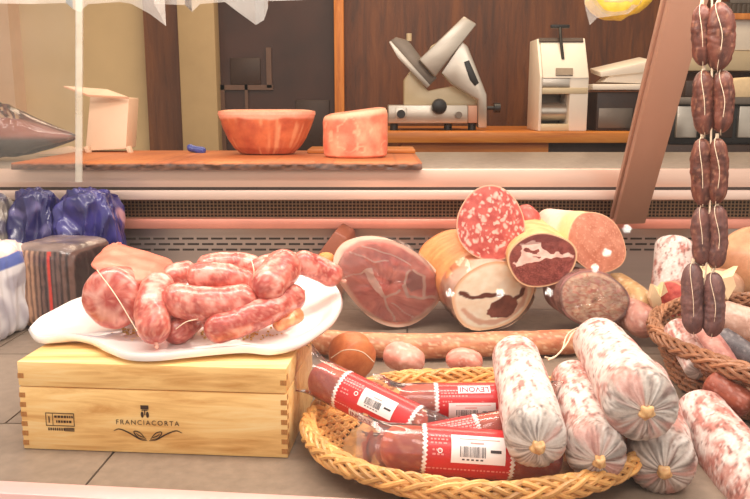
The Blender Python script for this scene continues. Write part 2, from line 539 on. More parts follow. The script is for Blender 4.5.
# ------------------------------------------------------------------ meat colour functions
PKL, PKM, PKD = lin(240, 178, 158), lin(216, 114, 98), lin(174, 68, 60)
def vor(p, s):
    d, pts = noise.voronoi(Vector(p) * s)
    return d[0], d[1], noise.cell(Vector(pts[0]) * 7.31)
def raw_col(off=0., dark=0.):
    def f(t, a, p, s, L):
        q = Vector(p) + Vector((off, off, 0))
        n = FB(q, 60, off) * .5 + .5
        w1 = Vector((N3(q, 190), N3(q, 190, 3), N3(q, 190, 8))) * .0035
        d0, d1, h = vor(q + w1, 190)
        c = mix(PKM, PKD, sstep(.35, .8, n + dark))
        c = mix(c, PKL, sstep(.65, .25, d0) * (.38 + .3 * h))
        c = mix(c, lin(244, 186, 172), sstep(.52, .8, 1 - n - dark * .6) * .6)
        c = mix(c, lin(146, 44, 44), sstep(.25, .55, FB(q, 130, off + 5)) * .35)
        e = min(s, L - s)
        return mix(c, PKD, sstep(.012, 0, e) * .35)
    return f
def raw_disp(off):
    return lambda t, a, p, s, L: .07 * N3(p, 45, off) + .03 * N3(p, 110, off)

WH, GR, RDB, DKB = lin(224, 206, 198), lin(160, 148, 138), lin(170, 92, 80), lin(92, 52, 46)
def mould_col(off=0., red=.0, endlen=.07):
    def f(t, a, p, s, L):
        q = Vector(p)
        u = Vector((s * 26, math.cos(a) * 2.2, math.sin(a) * 2.2 + off))
        n = noise.fractal(u * 1.6, 1., 2., 5)
        big = noise.noise(Vector((s * 9, math.cos(a) + off, math.sin(a))))
        fl = noise.noise(Vector((s * 120, math.cos(a) * 9 + off, math.sin(a) * 9)))
        fl2 = noise.noise(Vector((s * 240, math.cos(a) * 16 + off, math.sin(a) * 16)))
        c = mix(WH, lin(206, 150, 138), sstep(-.2, .65, big + n * .6 + red * 1.5))
        c = mix(c, RDB, sstep(.12, .5, n + red * .8 + .25 * fl) * .62)
        c = mix(c, DKB, sstep(.28, .5, fl * .8 + fl2 * .5 + red * .3 + .25 * n) * .6)
        c = mix(c, lin(250, 244, 240), sstep(.2, .5, -fl2 - n * .3) * .45)
        # tied end: greyish, with radial creases
        k = sstep(endlen, .0, L - s)
        a0_ = a; a = a + .55 * noise.noise(Vector((s * 30, math.cos(a) * 2 + off, math.sin(a) * 2)))
        st = noise.noise(Vector((math.cos(a) * 6 + off, math.sin(a) * 6, s * 8)))
        st2 = noise.noise(Vector((math.cos(a) * 13 + off, math.sin(a) * 13, s * 10)))
        g = mix(GR, lin(212, 206, 200), sstep(-.25, .25, st))
        g = mix(g, lin(58, 54, 50), sstep(-.02, .34, st2 + .45 * fl) * .88)
        g = mix(g, lin(206, 150, 140), sstep(.25, .5, big + .5 * n) * .6)
        return mix(c, g, min(1, k * 1.5) * .7)
    return f
def mould_disp(off, endlen=.07):
    def f(t, a, p, s, L):
        k = sstep(endlen, 0, L - s)
        st2 = noise.noise(Vector((math.cos(a) * 13 + off, math.sin(a) * 13, s * 10)))
        return .05 * N3(p, 22, off) + .02 * N3(p, 80, off) - k * .10 * max(0, st2)
    return f

# ------------------------------------------------------------------ wooden crate
c0, c1 = P(24, 449, z=0), P(288, 458.5, z=0)
ex = (c1 - c0); CW = ex.length; ex.normalize(); ey = Vector((-ex.y, ex.x, 0)); ez = Vector((0, 0, 1))
CH, CD = .1145, .195
crate = thing('wooden_wine_crate', 'yellow pine crate with burnt FRANCIACORTA lettering under the white platter', 'crate', c0 + ex * CW / 2 + ey * CD / 2)
MC = Matrix(((ex.x, ey.x, 0, c0.x), (ex.y, ey.y, 0, c0.y), (0, 0, 1, 0), (0, 0, 0, 1)))
sh = CH * .719
MB().box((0, 0, .0005), (CW, CD, sh - .0006), MC, .0012).build('crate_body', M['pine'], crate)
MB().box((0, 0, sh + .0006), (CW, CD, CH), MC, .0014).build('crate_lid', M['pine'], crate)
for k in range(8):                                       # finger joints at both front corners
    z = .006 + k * .0125
    if z + .006 > CH - .01: break
    if abs(z + .003 - sh) < .006: continue
    for xa in (0, CW - .0075):
        MB().box((xa, -.0006, z), (xa + .0075, .002, z + .0062), MC).build('finger_joint', M['pinedark'], crate)
    MB().box((CW - .002, .0021, z + .0062), (CW + .0005, .0075, z + .0124), MC).build('finger_joint', M['pinedark'], crate)

_tc = {}
def textmesh(s, size=1., spacing=1.):
    k = (s, spacing)
    if k not in _tc:
        cu = bpy.data.curves.new('lettering', 'FONT'); cu.body = s; cu.size = 1; cu.align_x = 'CENTER'; cu.align_y = 'CENTER'; cu.space_character = spacing
        cu.resolution_u = 3; cu.offset = .018 if s == 'LEVONI' else 0
        o = bpy.data.objects.new('lettering', cu); COL.objects.link(o)
        dg = bpy.context.evaluated_depsgraph_get(); me = o.evaluated_get(dg).to_mesh()
        _tc[k] = ([v.co.copy() for v in me.vertices], [tuple(p.vertices) for p in me.polygons])
        o.evaluated_get(dg).to_mesh_clear()
        bpy.data.objects.remove(o); bpy.data.curves.remove(cu)
    v, f = _tc[k]
    return [Vector((p.x * size, p.y * size, 0)) for p in v], f

def onfront(vs, x, z):                                   # flat marks laid on the crate's front
    return [MC @ Vector((x + v.x, -.0009, z + v.y)) for v in vs]
fx = lambda px: (px - 24) / (288 - 24) * CW
fz = lambda px, py: CH * .719 * ((449 + (px - 24) * .036) - py) / ((449 - 385.5) + (px - 24) * .008)
m = MB()
vs, fs = textmesh('FRANCIACORTA', .0088, 1.28)
m.add(onfront(vs, fx(151), fz(151, 422)), fs)
m.build('printed_lettering', M['ink'], crate)
def flatline(m, pts, wd):
    pts = spline([Vector((x, y, 0)) for x, y in pts], 22)
    vs = []; fs = []
    for i, p in enumerate(pts):
        t = (pts[min(i + 1, 21)] - pts[max(i - 1, 0)]).normalized()
        n = Vector((-t.y, t.x, 0)) * wd * (.35 + .65 * math.sin(PI * (i + .5) / 22))
        vs += [p + n, p - n]
    for i in range(21): fs.append((2 * i, 2 * i + 1, 2 * i + 3, 2 * i + 2))
    m.add(onfront(vs, fx(151), fz(151, 434)), fs)
m = MB(); u = CW / 264
for s in (-1, 1):
    flatline(m, [(s * 34 * u, 3 * u), (s * 28 * u, 5 * u), (s * 18 * u, 1 * u), (s * 8 * u, -5 * u), (s * 1 * u, -6 * u)], .0009)
    flatline(m, [(s * 2 * u, -5 * u), (s * 8 * u, 2 * u), (s * 14 * u, 3 * u), (s * 10 * u, -3 * u), (s * 3 * u, -5 * u)], .0007)
    flatline(m, [(s * 4 * u, -3 * u), (s * 9 * u, -1 * u), (s * 12 * u, 1.5 * u)], .0007)
m.build('printed_flourish', M['ink'], crate)
m = MB()
def quad(m, x0, y0, x1, y1, cx, cz):
    m.add(onfront([Vector((x0, y0, 0)), Vector((x1, y0, 0)), Vector((x1, y1, 0)), Vector((x0, y1, 0))], cx, cz), [(0, 1, 2, 3)])
ecx, ecz = fx(149), fz(149, 411)
for (x0, y0, x1, y1) in ((-4, 3, 4, 7), (-3, 1.6, 3, 2.6), (-.5, -3, .5, 2)):
    quad(m, x0 * u, y0 * u, x1 * u, y1 * u, ecx, ecz)
for s in (-1, 1):
    for k in range(12):
        pass
    pts = [Vector((s * (2.6 + 1.5 * math.cos(a)) * u, (-2.5 + 3.2 * math.sin(a)) * u, 0)) for a in [2 * PI * i / 14 for i in range(14)]]
    m.add(onfront(pts, ecx, ecz), [tuple(range(14))])
m.build('printed_crown_emblem', M['ink'], crate)
m = MB(); scx, scz = fx(63.5), fz(63.5, 421)
for (x0, y0, x1, y1) in ((-14.5, 8.5, 14.5, 9.3), (-14.5, -4.3, 14.5, -3.5), (-14.5, -4, -13.8, 9), (13.8, -4, 14.5, 9), (-7.6, -4, -7, 9)):
    quad(m, x0 * u, y0 * u, x1 * u, y1 * u, scx, scz)
for r, yy in enumerate((4.2, -.8)):
    x = -5.5 + r * 1.5
    while x < 12:
        wd = random.uniform(1.2, 2.6); quad(m, x * u, yy * u, (x + wd) * u, (yy + 2.4) * u, scx, scz); x += wd + .7
x = -12.5
while x < 3:
    quad(m, x * u, -9 * u, (x + 1.4) * u, -6.2 * u, scx, scz); x += 2.2
for k in range(3): quad(m, 4 * u, (-9.4 + k * 1.3) * u, 14 * u, (-8.5 + k * 1.3) * u, scx, scz)
quad(m, -11.6 * u, -1 * u, -10.4 * u, 5.5 * u, scx, scz)
m.build('printed_stamp', M['ink'], crate)

# ------------------------------------------------------------------ platter
out = [(30, 327, .128), (40, 317, .134), (55, 309, .136), (75, 299, .138), (105, 291, .142), (150, 286, .146), (200, 282, .150), (250, 277, .154), (285, 273, .158), (308, 272, .160), (326, 278, .158), (338, 289, .154), (341, 303, .149), (333, 318, .144), (317, 331, .138), (298, 342, .133), (272, 348, .130), (245, 346, .130), (215, 348, .130), (185, 351, .129), (155, 354, .128), (128, 353, .128), (108, 346, .130), (88, 337, .131), (66, 334, .131), (48, 337, .128), (35, 335, .127)]
rim = [P(x, y, z=zz) for x, y, zz in out]
rim = spline(rim + [rim[0]], 121)[:-1]
cen = Vector((sum(p.x for p in rim) / 120, sum(p.y for p in rim) / 120, 0))
zf = CH + .009
rings = []
def ring(k, zk, fl=None):
    r = []
    for p in rim:
        q = Vector((cen.x + (p.x - cen.x) * k, cen.y + (p.y - cen.y) * k, 0))
        q.z = zk(p) if callable(zk) else zk
        r.append(q)
    return r
rings = [ring(.0, zf), ring(.35, zf), ring(.62, zf), ring(.72, zf + .002), ring(.82, lambda p: zf + (p.z - zf) * .35), ring(.92, lambda p: zf + (p.z - zf) * .8), ring(.97, lambda p: p.z - .0004), ring(1., lambda p: p.z), ring(1.012, lambda p: p.z - .004), ring(1.0, lambda p: p.z - .009), ring(.9, lambda p: CH + .002 + (p.z - zf) * .35), ring(.78, CH + .0006), ring(0., CH + .0006)]
vs = [p for r in rings for p in r]; fs = []
for j in range(len(rings) - 1):
    for k in range(120): fs.append((j * 120 + k, j * 120 + (k + 1) % 120, (j + 1) * 120 + (k + 1) % 120, (j + 1) * 120 + k))
m = MB().add(vs, fs); m.build('serving_platter', M['ceramic'], None, 60, ('white wavy edged ceramic platter piled with raw sausages on the crate', 'platter'))

# ------------------------------------------------------------------ raw sausages
def px_path(pts): return [P(x, y, Y) for x, y, Y in pts]
def sausage(name, label, cat, pts, rpx, mat='meat', col=None, disp=None, group=None, parent=None, nr=46, ns=48, blunt=(1, 1), taper=None, part=None):
    path = px_path(pts)
    r = PM(rpx, path[len(path) // 2])
    d0 = (path[0] - path[1]).normalized() * r * .5; d1 = (path[-1] - path[-2]).normalized() * r * .5
    path = [path[0] + d0 * 0] + path[1:-1] + [path[-1] + d1 * 0]
    mb = organic(MB(), path, r, nr, ns, col, disp, blunt, taper)
    return mb, path, r
sg = 'raw pork sausages heaped on the platter'
SA = [
 ('plump raw sausage lying across the front middle of the heap, topmost', [(163, 297, .985), (200, 304, .975), (232, 303, .985), (257, 297, 1.0)], 17.5),
 ('raw sausage lying just above and behind the topmost front sausage', [(188, 277, 1.03), (222, 277, 1.02), (256, 286, 1.04)], 14.5),
 ('raw sausage pointing straight at the viewer at the platter front edge', [(163, 281, 1.03), (152, 305, .975), (156, 343, .945)], 17.5),
 ('darker raw sausage tucked beneath the left end of the topmost sausage', [(166, 340, .975), (182, 326, .99), (202, 308, 1.04)], 15),
 ('lowest raw sausage running from platter centre up to the right', [(204, 332, .955), (232, 324, .965), (265, 311, .99), (300, 293, 1.05)], 15),
 ('thick raw sausage slanting up at the right side of the heap', [(257, 296, .985), (274, 278, 1.02), (292, 257, 1.06)], 18.5),
 ('raw sausage overhanging the right rim of the platter beside the ham', [(294, 260, 1.09), (315, 267, 1.11), (341, 280, 1.12)], 12.5),
 ('small raw sausage end wedged between meat chunk and heap', [(164, 284, 1.06), (176, 275, 1.07), (196, 270, 1.09)], 12),
 ('raw sausage along the back of the heap against the steel panel', [(196, 268, 1.12), (228, 263, 1.13), (262, 268, 1.13)], 11.5),
 ('short raw sausage behind the thick slanting one', [(248, 276, 1.09), (264, 267, 1.1), (286, 262, 1.13)], 11.5),
]
SO = []
for i, (lab, pts, r) in enumerate(SA):
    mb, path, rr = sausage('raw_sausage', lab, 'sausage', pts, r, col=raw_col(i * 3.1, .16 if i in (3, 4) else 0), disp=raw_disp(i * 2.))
    t = thing('raw_sausage', lab, 'sausage', path[1] - Vector((0, 0, rr)), sg)
    mb.build('sausage_body', M['meat'], t, 180)
    k = MB()
    e = path[-1]; d = (path[-1] - path[-2]).normalized()
    k.tube(spline([e - d * .003, e + d * .004, e + d * .007 + Vector((.002, 0, .002))], 8), [.0035, .003, .0022, .0018, .002, .003, .003, .001], 8, col=lin(226, 170, 150))
    k.build('tied_end', M['rind'], t)
    SO.append(t)
def string(t, pts, r=.0007, n=24):
    MB().tube(spline(px_path(pts), n), r, 6).build('string', M['string'], t)
string(SO[2], [(176, 329, .955), (186, 322, .95), (198, 319, .955)])
string(SO[1], [(252, 287, 1.0), (254, 272, .99), (251, 258, 1.01)])

# large pink-topped chunk at the left of the platter
chunk = thing('meat_chunk', 'large pink fat topped chunk of raw meat at left end of platter', 'meat', P(125, 325, z=zf))
mb = MB()
def chcol(t, a, p, s, L):
    q = Vector(p); c = raw_col(5., .1)(t, a, p, s, L)
    n = FB(q, 30, 2.)
    c = mix(c, lin(238, 190, 176), sstep(.15, .0, abs(N3(q, 26, 2.))) * .55)
    return mix(c, lin(240, 205, 196), sstep(.35, .12, t) * .0)
organic(mb, px_path([(150, 282, 1.16), (135, 290, 1.08), (106, 300, .985)]), PM(31, P(110, 298, 1.0)), 40, 56, chcol, lambda t, a, p, s, L: .06 * N3(p, 30, 4) + .03 * N3(p, 80), (.6, .45))
mb.build('meat_body', M['meat'], chunk, 180)
mb = MB(); vs = []; cs = []; fs = []
nu, nv = 40, 24
e = [P(84, 270, 1.0), P(110, 242, 1.13), P(178, 262, 1.13), P(160, 286, 1.0)]
for j in range(nv + 1):
    for i in range(nu + 1):
        a, b = i / nu, j / nv
        p = e[0].lerp(e[3], a).lerp(e[1].lerp(e[2], a), b)
        # rounded, ragged outline
        rx, ry = a * 2 - 1, b * 2 - 1
        sc_ = 1 / max(1, (abs(rx) ** 4 + abs(ry) ** 4) ** .25) 
        cc = (e[0] + e[1] + e[2] + e[3]) / 4
        p = cc + (p - cc) * sc_ * (1 + .03 * N3(p, 60))
        edge = max(abs(rx), abs(ry))
        p.z += .008 - .022 * max(0, edge - .6) ** 1.3 + .002 * N3(p, 40)
        vs.append(p)
        n = FB(p, 40, 1.)
        cs.append(mix(lin(208, 102, 80), lin(224, 128, 104), .5 + n * .8))
for j in range(nv):
    for i in range(nu):
        q = j * (nu + 1) + i; fs.append((q, q + 1, q + nu + 2, q + nu + 1))
mb.add(vs, fs, cs)
o = mb.build('pink_fat_top', M['rind'], chunk, 180)
so = o.modifiers.new('thick', 'SOLIDIFY'); so.thickness = .012; so.offset = -1
string(chunk, [(97, 270, .97), (116, 296, .945), (137, 331, .93)])
# scrap of orange fat and crumbs on the platter
mb = MB()
organic(mb, px_path([(273, 326, 1.0), (288, 320, 1.01), (300, 312, 1.03)]), .0115, 20, 24, lambda t, a, p, s, L: mix(lin(232, 96, 52), lin(246, 176, 120), .5 + FB(p, 90)), lambda t, a, p, s, L: .35 * N3(p, 70))
mb.build('meat_scrap', M['meat'], None, 180, ('small orange red scrap of fatty meat lying on right of platter', 'meat scrap'))
mb = MB()
for k in range(150):
    px, py = (random.gauss(240, 20), random.gauss(334, 3)) if k < 110 else (random.gauss(133, 8), random.gauss(334, 4))
    if py > 343 or py < 322: py = 334
    p = P(px, py, z=zf + .001)
    mb.box(p - Vector((.0014, .001, .001)), p + Vector((.0016 * random.random() + .0005, .001, .0012)), None, 0, 2, mix(lin(206, 160, 76), lin(230, 200, 130), random.random()))
o = mb.build('herb_crumbs', M['salami'], None, 0, ('golden brown crumbs and herbs scattered on the platter', 'crumbs')); o['kind'] = 'stuff'

# ------------------------------------------------------------------ cut meats at the back
def cutmeat(t, fc, bc, apx, bpx, facecol, bodycol, roll=0., back=.75, bulge=.06, outline=None, body='casing', facemat='cut', bodymat='rind', disp=None, nr=46, nt=96, facelift=.0):
    f0, b0_ = P(*fc), P(*bc)
    ax = (b0_ - f0); L = ax.length; ax.normalize()
    N = -ax
    U = Vector((1, 0, 0)); U = (U - N * U.dot(N)).normalized(); V = N.cross(U)
    if V.z < 0: V = -V
    if roll: U, V = U * math.cos(roll) + V * math.sin(roll), V * math.cos(roll) - U * math.sin(roll)
    a, b = PM(apx, f0), PM(bpx, f0)
    ol = outline or (lambda th: 1 + .02 * math.sin(3 * th + 1) + .015 * math.sin(5 * th))
    mb = MB(); vs = []; cs = []; fs = []
    for j in range(nr + 1):
        k = j / nr
        for i in range(nt):
            th = 2 * PI * i / nt; o = ol(th) * k
            x, y = math.cos(th) * o, math.sin(th) * o
            vs.append(f0 + U * x * a + V * y * b + N * (bulge * a * (1 - k * k) + .0003 * noise.noise(Vector((x * 6, y * 6, 3)))))
            cs.append(facecol(x, y, k, th))
    for j in range(nr):
        for i in range(nt): fs.append((j * nt + i, j * nt + (i + 1) % nt, (j + 1) * nt + (i + 1) % nt, (j + 1) * nt + i))
    mb.add(vs, fs, cs); mb.build('cut_face', M[facemat], t, 60)
    mb = MB(); vs = []; cs = []; fs = []
    nl = 40
    for j in range(nl + 1):
        s = j / nl
        k = 1 + (back - 1) * s
        if s > .8: k *= math.sqrt(max(0, 1 - ((s - .8) / .2) ** 2)) * .999 + .001
        if s < .04: k *= .985 + .015 * s / .04
        for i in range(nt):
            th = 2 * PI * i / nt; o = ol(th) * k
            p = f0 + ax * (L * s) + U * math.cos(th) * o * a + V * math.sin(th) * o * b
            if disp: p += (U * math.cos(th) + V * math.sin(th)) * a * disp(s, th, p)
            vs.append(p); cs.append(bodycol(s, th, p))
    for j in range(nl):
        for i in range(nt): fs.append((j * nt + i, j * nt + (i + 1) % nt, (j + 1) * nt + (i + 1) % nt, (j + 1) * nt + i))
    fs.append(tuple(nl * nt + i for i in range(nt)))
    mb.add(vs, fs, cs); mb.build(body, M[bodymat], t, 60)
    return f0, U, V, N, a, b, ax, L

# prosciutto ham with the cut side to the viewer
ham = thing('cured_ham', 'boned cured ham in clear wrap, marbled red cut side facing out, on the deck', 'ham', P(390, 321, z=0))
tri = [(-.53, -.02), (-.39, .15), (-.30, -.02), (.06, -.38), (-.02, -.42), (-.2, -.32)]
veins = [([(.03, -.4), (.2, -.62), (.45, -.85)], .028), ([(.03, -.4), (.18, -.22), (.22, -.1)], .03), ([(-.5, -.02), (-.66, -.25), (-.85, -.5)], .018), ([(.25, .05), (.4, -.15), (.62, -.05), (.9, .1)], .045), ([(.25, .45), (.22, .15), (.3, .0)], .03), ([(.3, .5), (.55, .45), (.62, .15), (.7, -.02)], .04), ([(.2, -.45), (.5, -.55), (.8, -.6)], .014), ([(-.85, .25), (-.4, .3), (-.2, .42)], .022), ([(-.7, .5), (-.2, .62), (.2, .6)], .02)]
def hamf(x, y, k, th):
    qx = x + .05 * noise.noise(Vector((x * 4, y * 4, 1))); qy = y + .05 * noise.noise(Vector((x * 4, y * 4, 7)))
    n = noise.fractal(Vector((x * 3, y * 3, 2)), 1., 2., 4)
    fib = noise.noise(Vector((math.atan2(qy + .4, qx) * 9, k * 1.5, 4)))
    c = mix(lin(248, 158, 140), lin(210, 92, 84), .5 + n * .6 + fib * .6)
    c = mix(c, lin(232, 160, 150), sstep(.1, .6, -x - .3 + n * .4) * .55)
    if inpoly(qx, qy, [(.26, .08), (.28, .5), (.52, .5), (.6, .2), (.42, -.02)]): c = mix(c, lin(136, 70, 60), .6)
    for pl, wd in veins: c = mix(c, lin(250, 216, 202), sstep(wd, wd * .45, dline(qx, qy, pl)))
    if inpoly(qx, qy, tri): c = lin(252, 220, 206)
    return mix(c, lin(250, 208, 186), sstep(.86, .95, k + .04 * n))
def hambody(s, th, p):
    n = FB(p, 30)
    c = mix(lin(244, 206, 176), lin(224, 150, 110), .4 + n + .3 * s)
    return mix(c, lin(226, 176, 160), sstep(.1, .4, N3(p, 60)))
def hamol(th):
    return 1 + .05 * math.cos(2 * (th - 2.6)) - .05 * math.cos(3 * th + .8) + .02 * math.sin(4 * th)
R = cutmeat(ham, (389, 281, 1.46), (368, 267, 1.60), 59, 41, hamf, hambody, -.46, .62, .07, hamol, 'fat_rind', disp=lambda s, th, p: .03 * N3(p, 30), nr=70, nt=150)
def film_face(t, R, k=1.0, off=.004):
    f0, U, V, N, a, b, ax, L = R
    mb = MB(); vs = []; fs = []; nt = 64; nr = 14
    for j in range(nr + 1):
        kk = j / nr * 1.04 * k
        for i in range(nt):
            th = 2 * PI * i / nt
            wr = .0035 * abs(noise.noise(Vector((math.cos(th) * 5, math.sin(th) * 5, j * .35)))) + .003 * abs(noise.noise(Vector((kk * math.cos(th) * 4 + 9, kk * math.sin(th) * 9, 2))))
            vs.append(f0 + U * math.cos(th) * a * kk + V * math.sin(th) * b * kk + N * (off + .07 * a * (1 - kk * kk) + wr) + ax * (.03 * sstep(.97, 1.04, kk)))
    for j in range(nr):
        for i in range(nt): fs.append((j * nt + i, j * nt + (i + 1) % nt, (j + 1) * nt + (i + 1) % nt, (j + 1) * nt + i))
    mb.add(vs, fs).build('clear_wrap', M['film'], t, 25)
film_face(ham, R, .97)

# pancetta roll
pan = thing('rolled_pancetta', 'thick rolled pancetta log, orange rind, cream cut end with dark swirl', 'pancetta', P(497, 332, z=0))
swirl = [(-.8, .22), (-.5, .05), (-.1, .06), (.2, .0), (.4, -.2), (.68, -.1), (.72, .12)]
def panf(x, y, k, th):
    n = noise.fractal(Vector((x * 3, y * 3, 12)), 1., 2., 4)
    qx, qy = x + .06 * n, y + .06 * noise.noise(Vector((x * 5, y * 5, 1)))
    c = mix(lin(254, 240, 218), lin(248, 222, 192), .5 + n)
    d = dline(qx, qy, [(math.cos(t_) * .76 + .02, math.sin(t_) * .74 - .04) for t_ in [math.radians(a_) for a_ in range(-160, 45, 12)]])
    c = mix(c, lin(214, 150, 122), sstep(.1, .03, d) * .75)
    c = mix(c, lin(110, 62, 50), sstep(.075, .045, dline(qx, qy, swirl)))
    if math.hypot((qx - .26) / .34, (qy + .36) / .34) < 1 + .3 * n: c = mix(lin(104, 58, 48), lin(140, 80, 66), .5 + n)
    return mix(c, lin(248, 200, 160), sstep(.88, .97, k))
def panb(s, th, p):
    n = FB(p, 35)
    c = mix(lin(232, 156, 98), lin(216, 128, 74), .5 + n * .7 + .3 * math.sin(s * 70) * .5)
    return mix(c, lin(246, 214, 196), sstep(.26, .08, s + .1 * n) * .8)
R = cutmeat(pan, (493, 296, 1.43), (447, 254, 1.64), 45, 37, panf, panb, .0, 1.0, .03, None, 'string_marked_rind', disp=lambda s, th, p: .012 * math.sin(s * 95) * sstep(.2, .4, s) + .01 * N3(p, 40), nr=60, nt=120)
f0, U, V, N, a, b, ax, L = R
mb = MB()                                                # crumpled plastic around the cut end
for j in range(9):
    pass
vs = []; fs = []; nt = 72
for j in range(10):
    s = j / 9
    for i in range(nt):
        th = 2 * PI * i / nt
        w_ = 1.03 + .03 * noise.noise(Vector((math.cos(th) * 6, math.sin(th) * 6, s * 4)))
        vs.append(f0 + ax * (L * .26 * s - .004) + U * math.cos(th) * a * w_ + V * math.sin(th) * b * w_)
for j in range(9):
    for i in range(nt): fs.append((j * nt + i, j * nt + (i + 1) % nt, (j + 1) * nt + (i + 1) % nt, (j + 1) * nt + i))
mb.add(vs, fs).build('plastic_sleeve', M['film'], pan, 20)

def grain(x, y, s, off, thr=0., warp=.25):
    v = Vector((x * s, y * s, off))
    v += Vector((noise.noise(v * 1.3), noise.noise(v * 1.3 + Vector((9, 0, 0))), 0)) * warp
    d, pts = noise.voronoi(v)
    h = noise.cell(Vector(pts[0]) * 5.77)
    return d[0], d[1] - d[0], h
# big coarse salami, cut
sal = thing('coarse_salami', 'big salami with round coarse fat flecked cut face, topmost on the pile', 'salami', P(491, 262, 1.45))
def salf(x, y, k, th):
    n = noise.fractal(Vector((x * 4, y * 4, 3)), 1., 2., 3)
    c = mix(lin(196, 92, 82), lin(168, 64, 58), .5 + n)
    for s, off, th_ in ((5.2, 2., -.25), (9., 8., -.3)):
        d, e, h = grain(x, y, s, off, 0, .45)
        if h > th_ + .1: c = mix(c, lin(242, 186, 170), sstep(.5, .26, d) * (.78 + .2 * h))
    return mix(c, lin(226, 170, 140), sstep(.95, .99, k))
def salb(s, th, p):
    n = FB(p, 60)
    c = mix(lin(232, 190, 140), lin(206, 140, 104), .5 + n)
    return mix(c, lin(204, 92, 82), sstep(.12, .35, s) * (.6 + .4 * sstep(-.2, .2, N3(p, 120))))
cutmeat(sal, (491, 224, 1.44), (481, 222, 1.60), 34, 38, salf, salb, .2, .8, .05, lambda th: 1 + .03 * math.cos(3 * th + 2.4), 'casing', nr=80, nt=170)

# coppa
cop = thing('cured_coppa', 'coppa with dark marbled cut face half wrapped in yellow paper, below big salami', 'coppa', P(542, 286, 1.41))
fatp = [(-.85, .0), (-.6, .3), (-.55, .66), (-.2, .72), (.2, .55), (.45, .22), (.97, .06), (.92, -.03), (.2, .07), (-.3, -.06), (-.78, -.14)]
isl = [[(-.02, .62), (.35, .62), (.47, .28), (.3, .16), (.08, .4)], [(-.5, .5), (-.1, .42), (-.12, .25), (-.4, .34)], [(-.92, .3), (-.62, .66), (-.55, .3), (-.75, .0)], [(-.3, .2), (-.05, .15), (-.1, .08)]]
def copf(x, y, k, th):
    n = noise.fractal(Vector((x * 5, y * 5, 6)), 1., 2., 4)
    qx, qy = x + .07 * n, y + .07 * noise.noise(Vector((x * 6, y * 6, 9)))
    c = mix(lin(140, 70, 62), lin(108, 46, 42), .5 + n)
    d, e, h = grain(x, y, 15, 4.)
    c = mix(c, lin(196, 112, 104), sstep(.12, .02, e) * (.5 if y < .05 else .15))
    if inpoly(qx, qy, fatp) and not any(inpoly(qx, qy, q) for q in isl): c = mix(lin(246, 210, 196), lin(232, 180, 166), .5 + n)
    if y > .62: c = mix(c, lin(98, 40, 38), .6)
    return mix(c, lin(236, 190, 150), sstep(.93, .98, k))
cutmeat(cop, (542, 260, 1.40), (524, 236, 1.60), 34.5, 28, copf, lambda s, th, p: mix(lin(234, 196, 136), lin(214, 166, 106), .5 + FB(p, 40)), .12, .95, .05, None, 'yellow_paper_wrap', disp=lambda s, th, p: .03 * N3(p, 40), nr=70, nt=150)

# mortadella
mor = thing('mortadella_log', 'pale mortadella with smooth orange pink slanted cut face at right of pile', 'mortadella', P(597, 274, 1.43))
def morf(x, y, k, th):
    d, e, h = grain(x, y, 16, 4.)
    n = noise.fractal(Vector((x * 3, y * 3, 3)), 1., 2., 3)
    c = mix(lin(214, 142, 116), lin(196, 120, 94), .5 + n)
    if h > .1: c = mix(c, lin(246, 184, 156), sstep(.5, .2, d) * .6)
    return mix(c, lin(240, 190, 150), sstep(.96, .99, k))
cutmeat(mor, (597, 243, 1.43), (547, 228, 1.63), 36, 27, morf, lambda s, th, p: mix(mix(lin(246, 216, 200), lin(240, 190, 170), .5 + FB(p, 25)), lin(236, 204, 150), sstep(.32, .2, s + .06 * N3(p, 50))), -.72, .72, .06, None, 'pale_casing', disp=lambda s, th, p: .02 * N3(p, 30), nr=60, nt=130)

# salami in clear wrap low on the deck
wr = thing('wrapped_salami', 'wrapped salami end with pink and cream mottled cut face behind the long salami', 'salami', P(592, 328, z=0))
def wrf(x, y, k, th):
    v = Vector((x * 9 + y * 2, y * 16 - x * 4, 3)); v += Vector((noise.noise(v * .4), noise.noise(v * .4 + Vector((5, 0, 0))), 0)) * 1.2
    d, e, h = (lambda D: (D[0][0], D[0][1] - D[0][0], noise.cell(Vector(D[1][0]) * 5.77)))(noise.voronoi(v))
    c = mix(lin(206, 110, 92), lin(232, 152, 124), .5 + noise.noise(Vector((x * 5, y * 5, 3))))
    c = mix(c, lin(250, 222, 190), sstep(.95, .35, d) * (.8 + .2 * h))
    if y > .35:
        d, e, h = grain(x, y, 5, 3.)
        if h > -.3: c = mix(c, lin(244, 172, 160), sstep(.5, .3, d))
    return mix(c, lin(170, 116, 110), sstep(.9, .97, k))
R = cutmeat(wr, (594, 299, 1.37), (566, 288, 1.55), 36, 28, wrf, lambda s, th, p: mix(lin(150, 92, 88), lin(196, 140, 130), .5 + FB(p, 50)), -.25, .9, .06, None, 'casing', disp=lambda s, th, p: .03 * N3(p, 40), nr=70, nt=140)
film_face(wr, R, 1.0)

# brown speck wedge behind the sausages, with a nut-coloured bit in front
t = thing('speck_wedge', 'brown rind speck wedge standing on end between sausages and ham', 'speck', P(328, 285, 1.70))
m = MB()
pl = [P(x, y, 1.69) for x, y in ((312, 262), (335, 231), (347, 238), (352, 262), (340, 300), (318, 300))]
m.prism(pl, (0.015, .06, .01), .004, lin(150, 84, 60))
m.build('speck_body', M['salami'], t)
m = MB(); organic(m, px_path([(318, 262, 1.55), (326, 259, 1.55), (334, 262, 1.55)]), PM(7, P(325, 260, 1.55)), 12, 20, lambda t_, a, p, s, L: lin(226, 150, 80))
m.build('fat_knob', M['rind'], t, 180)

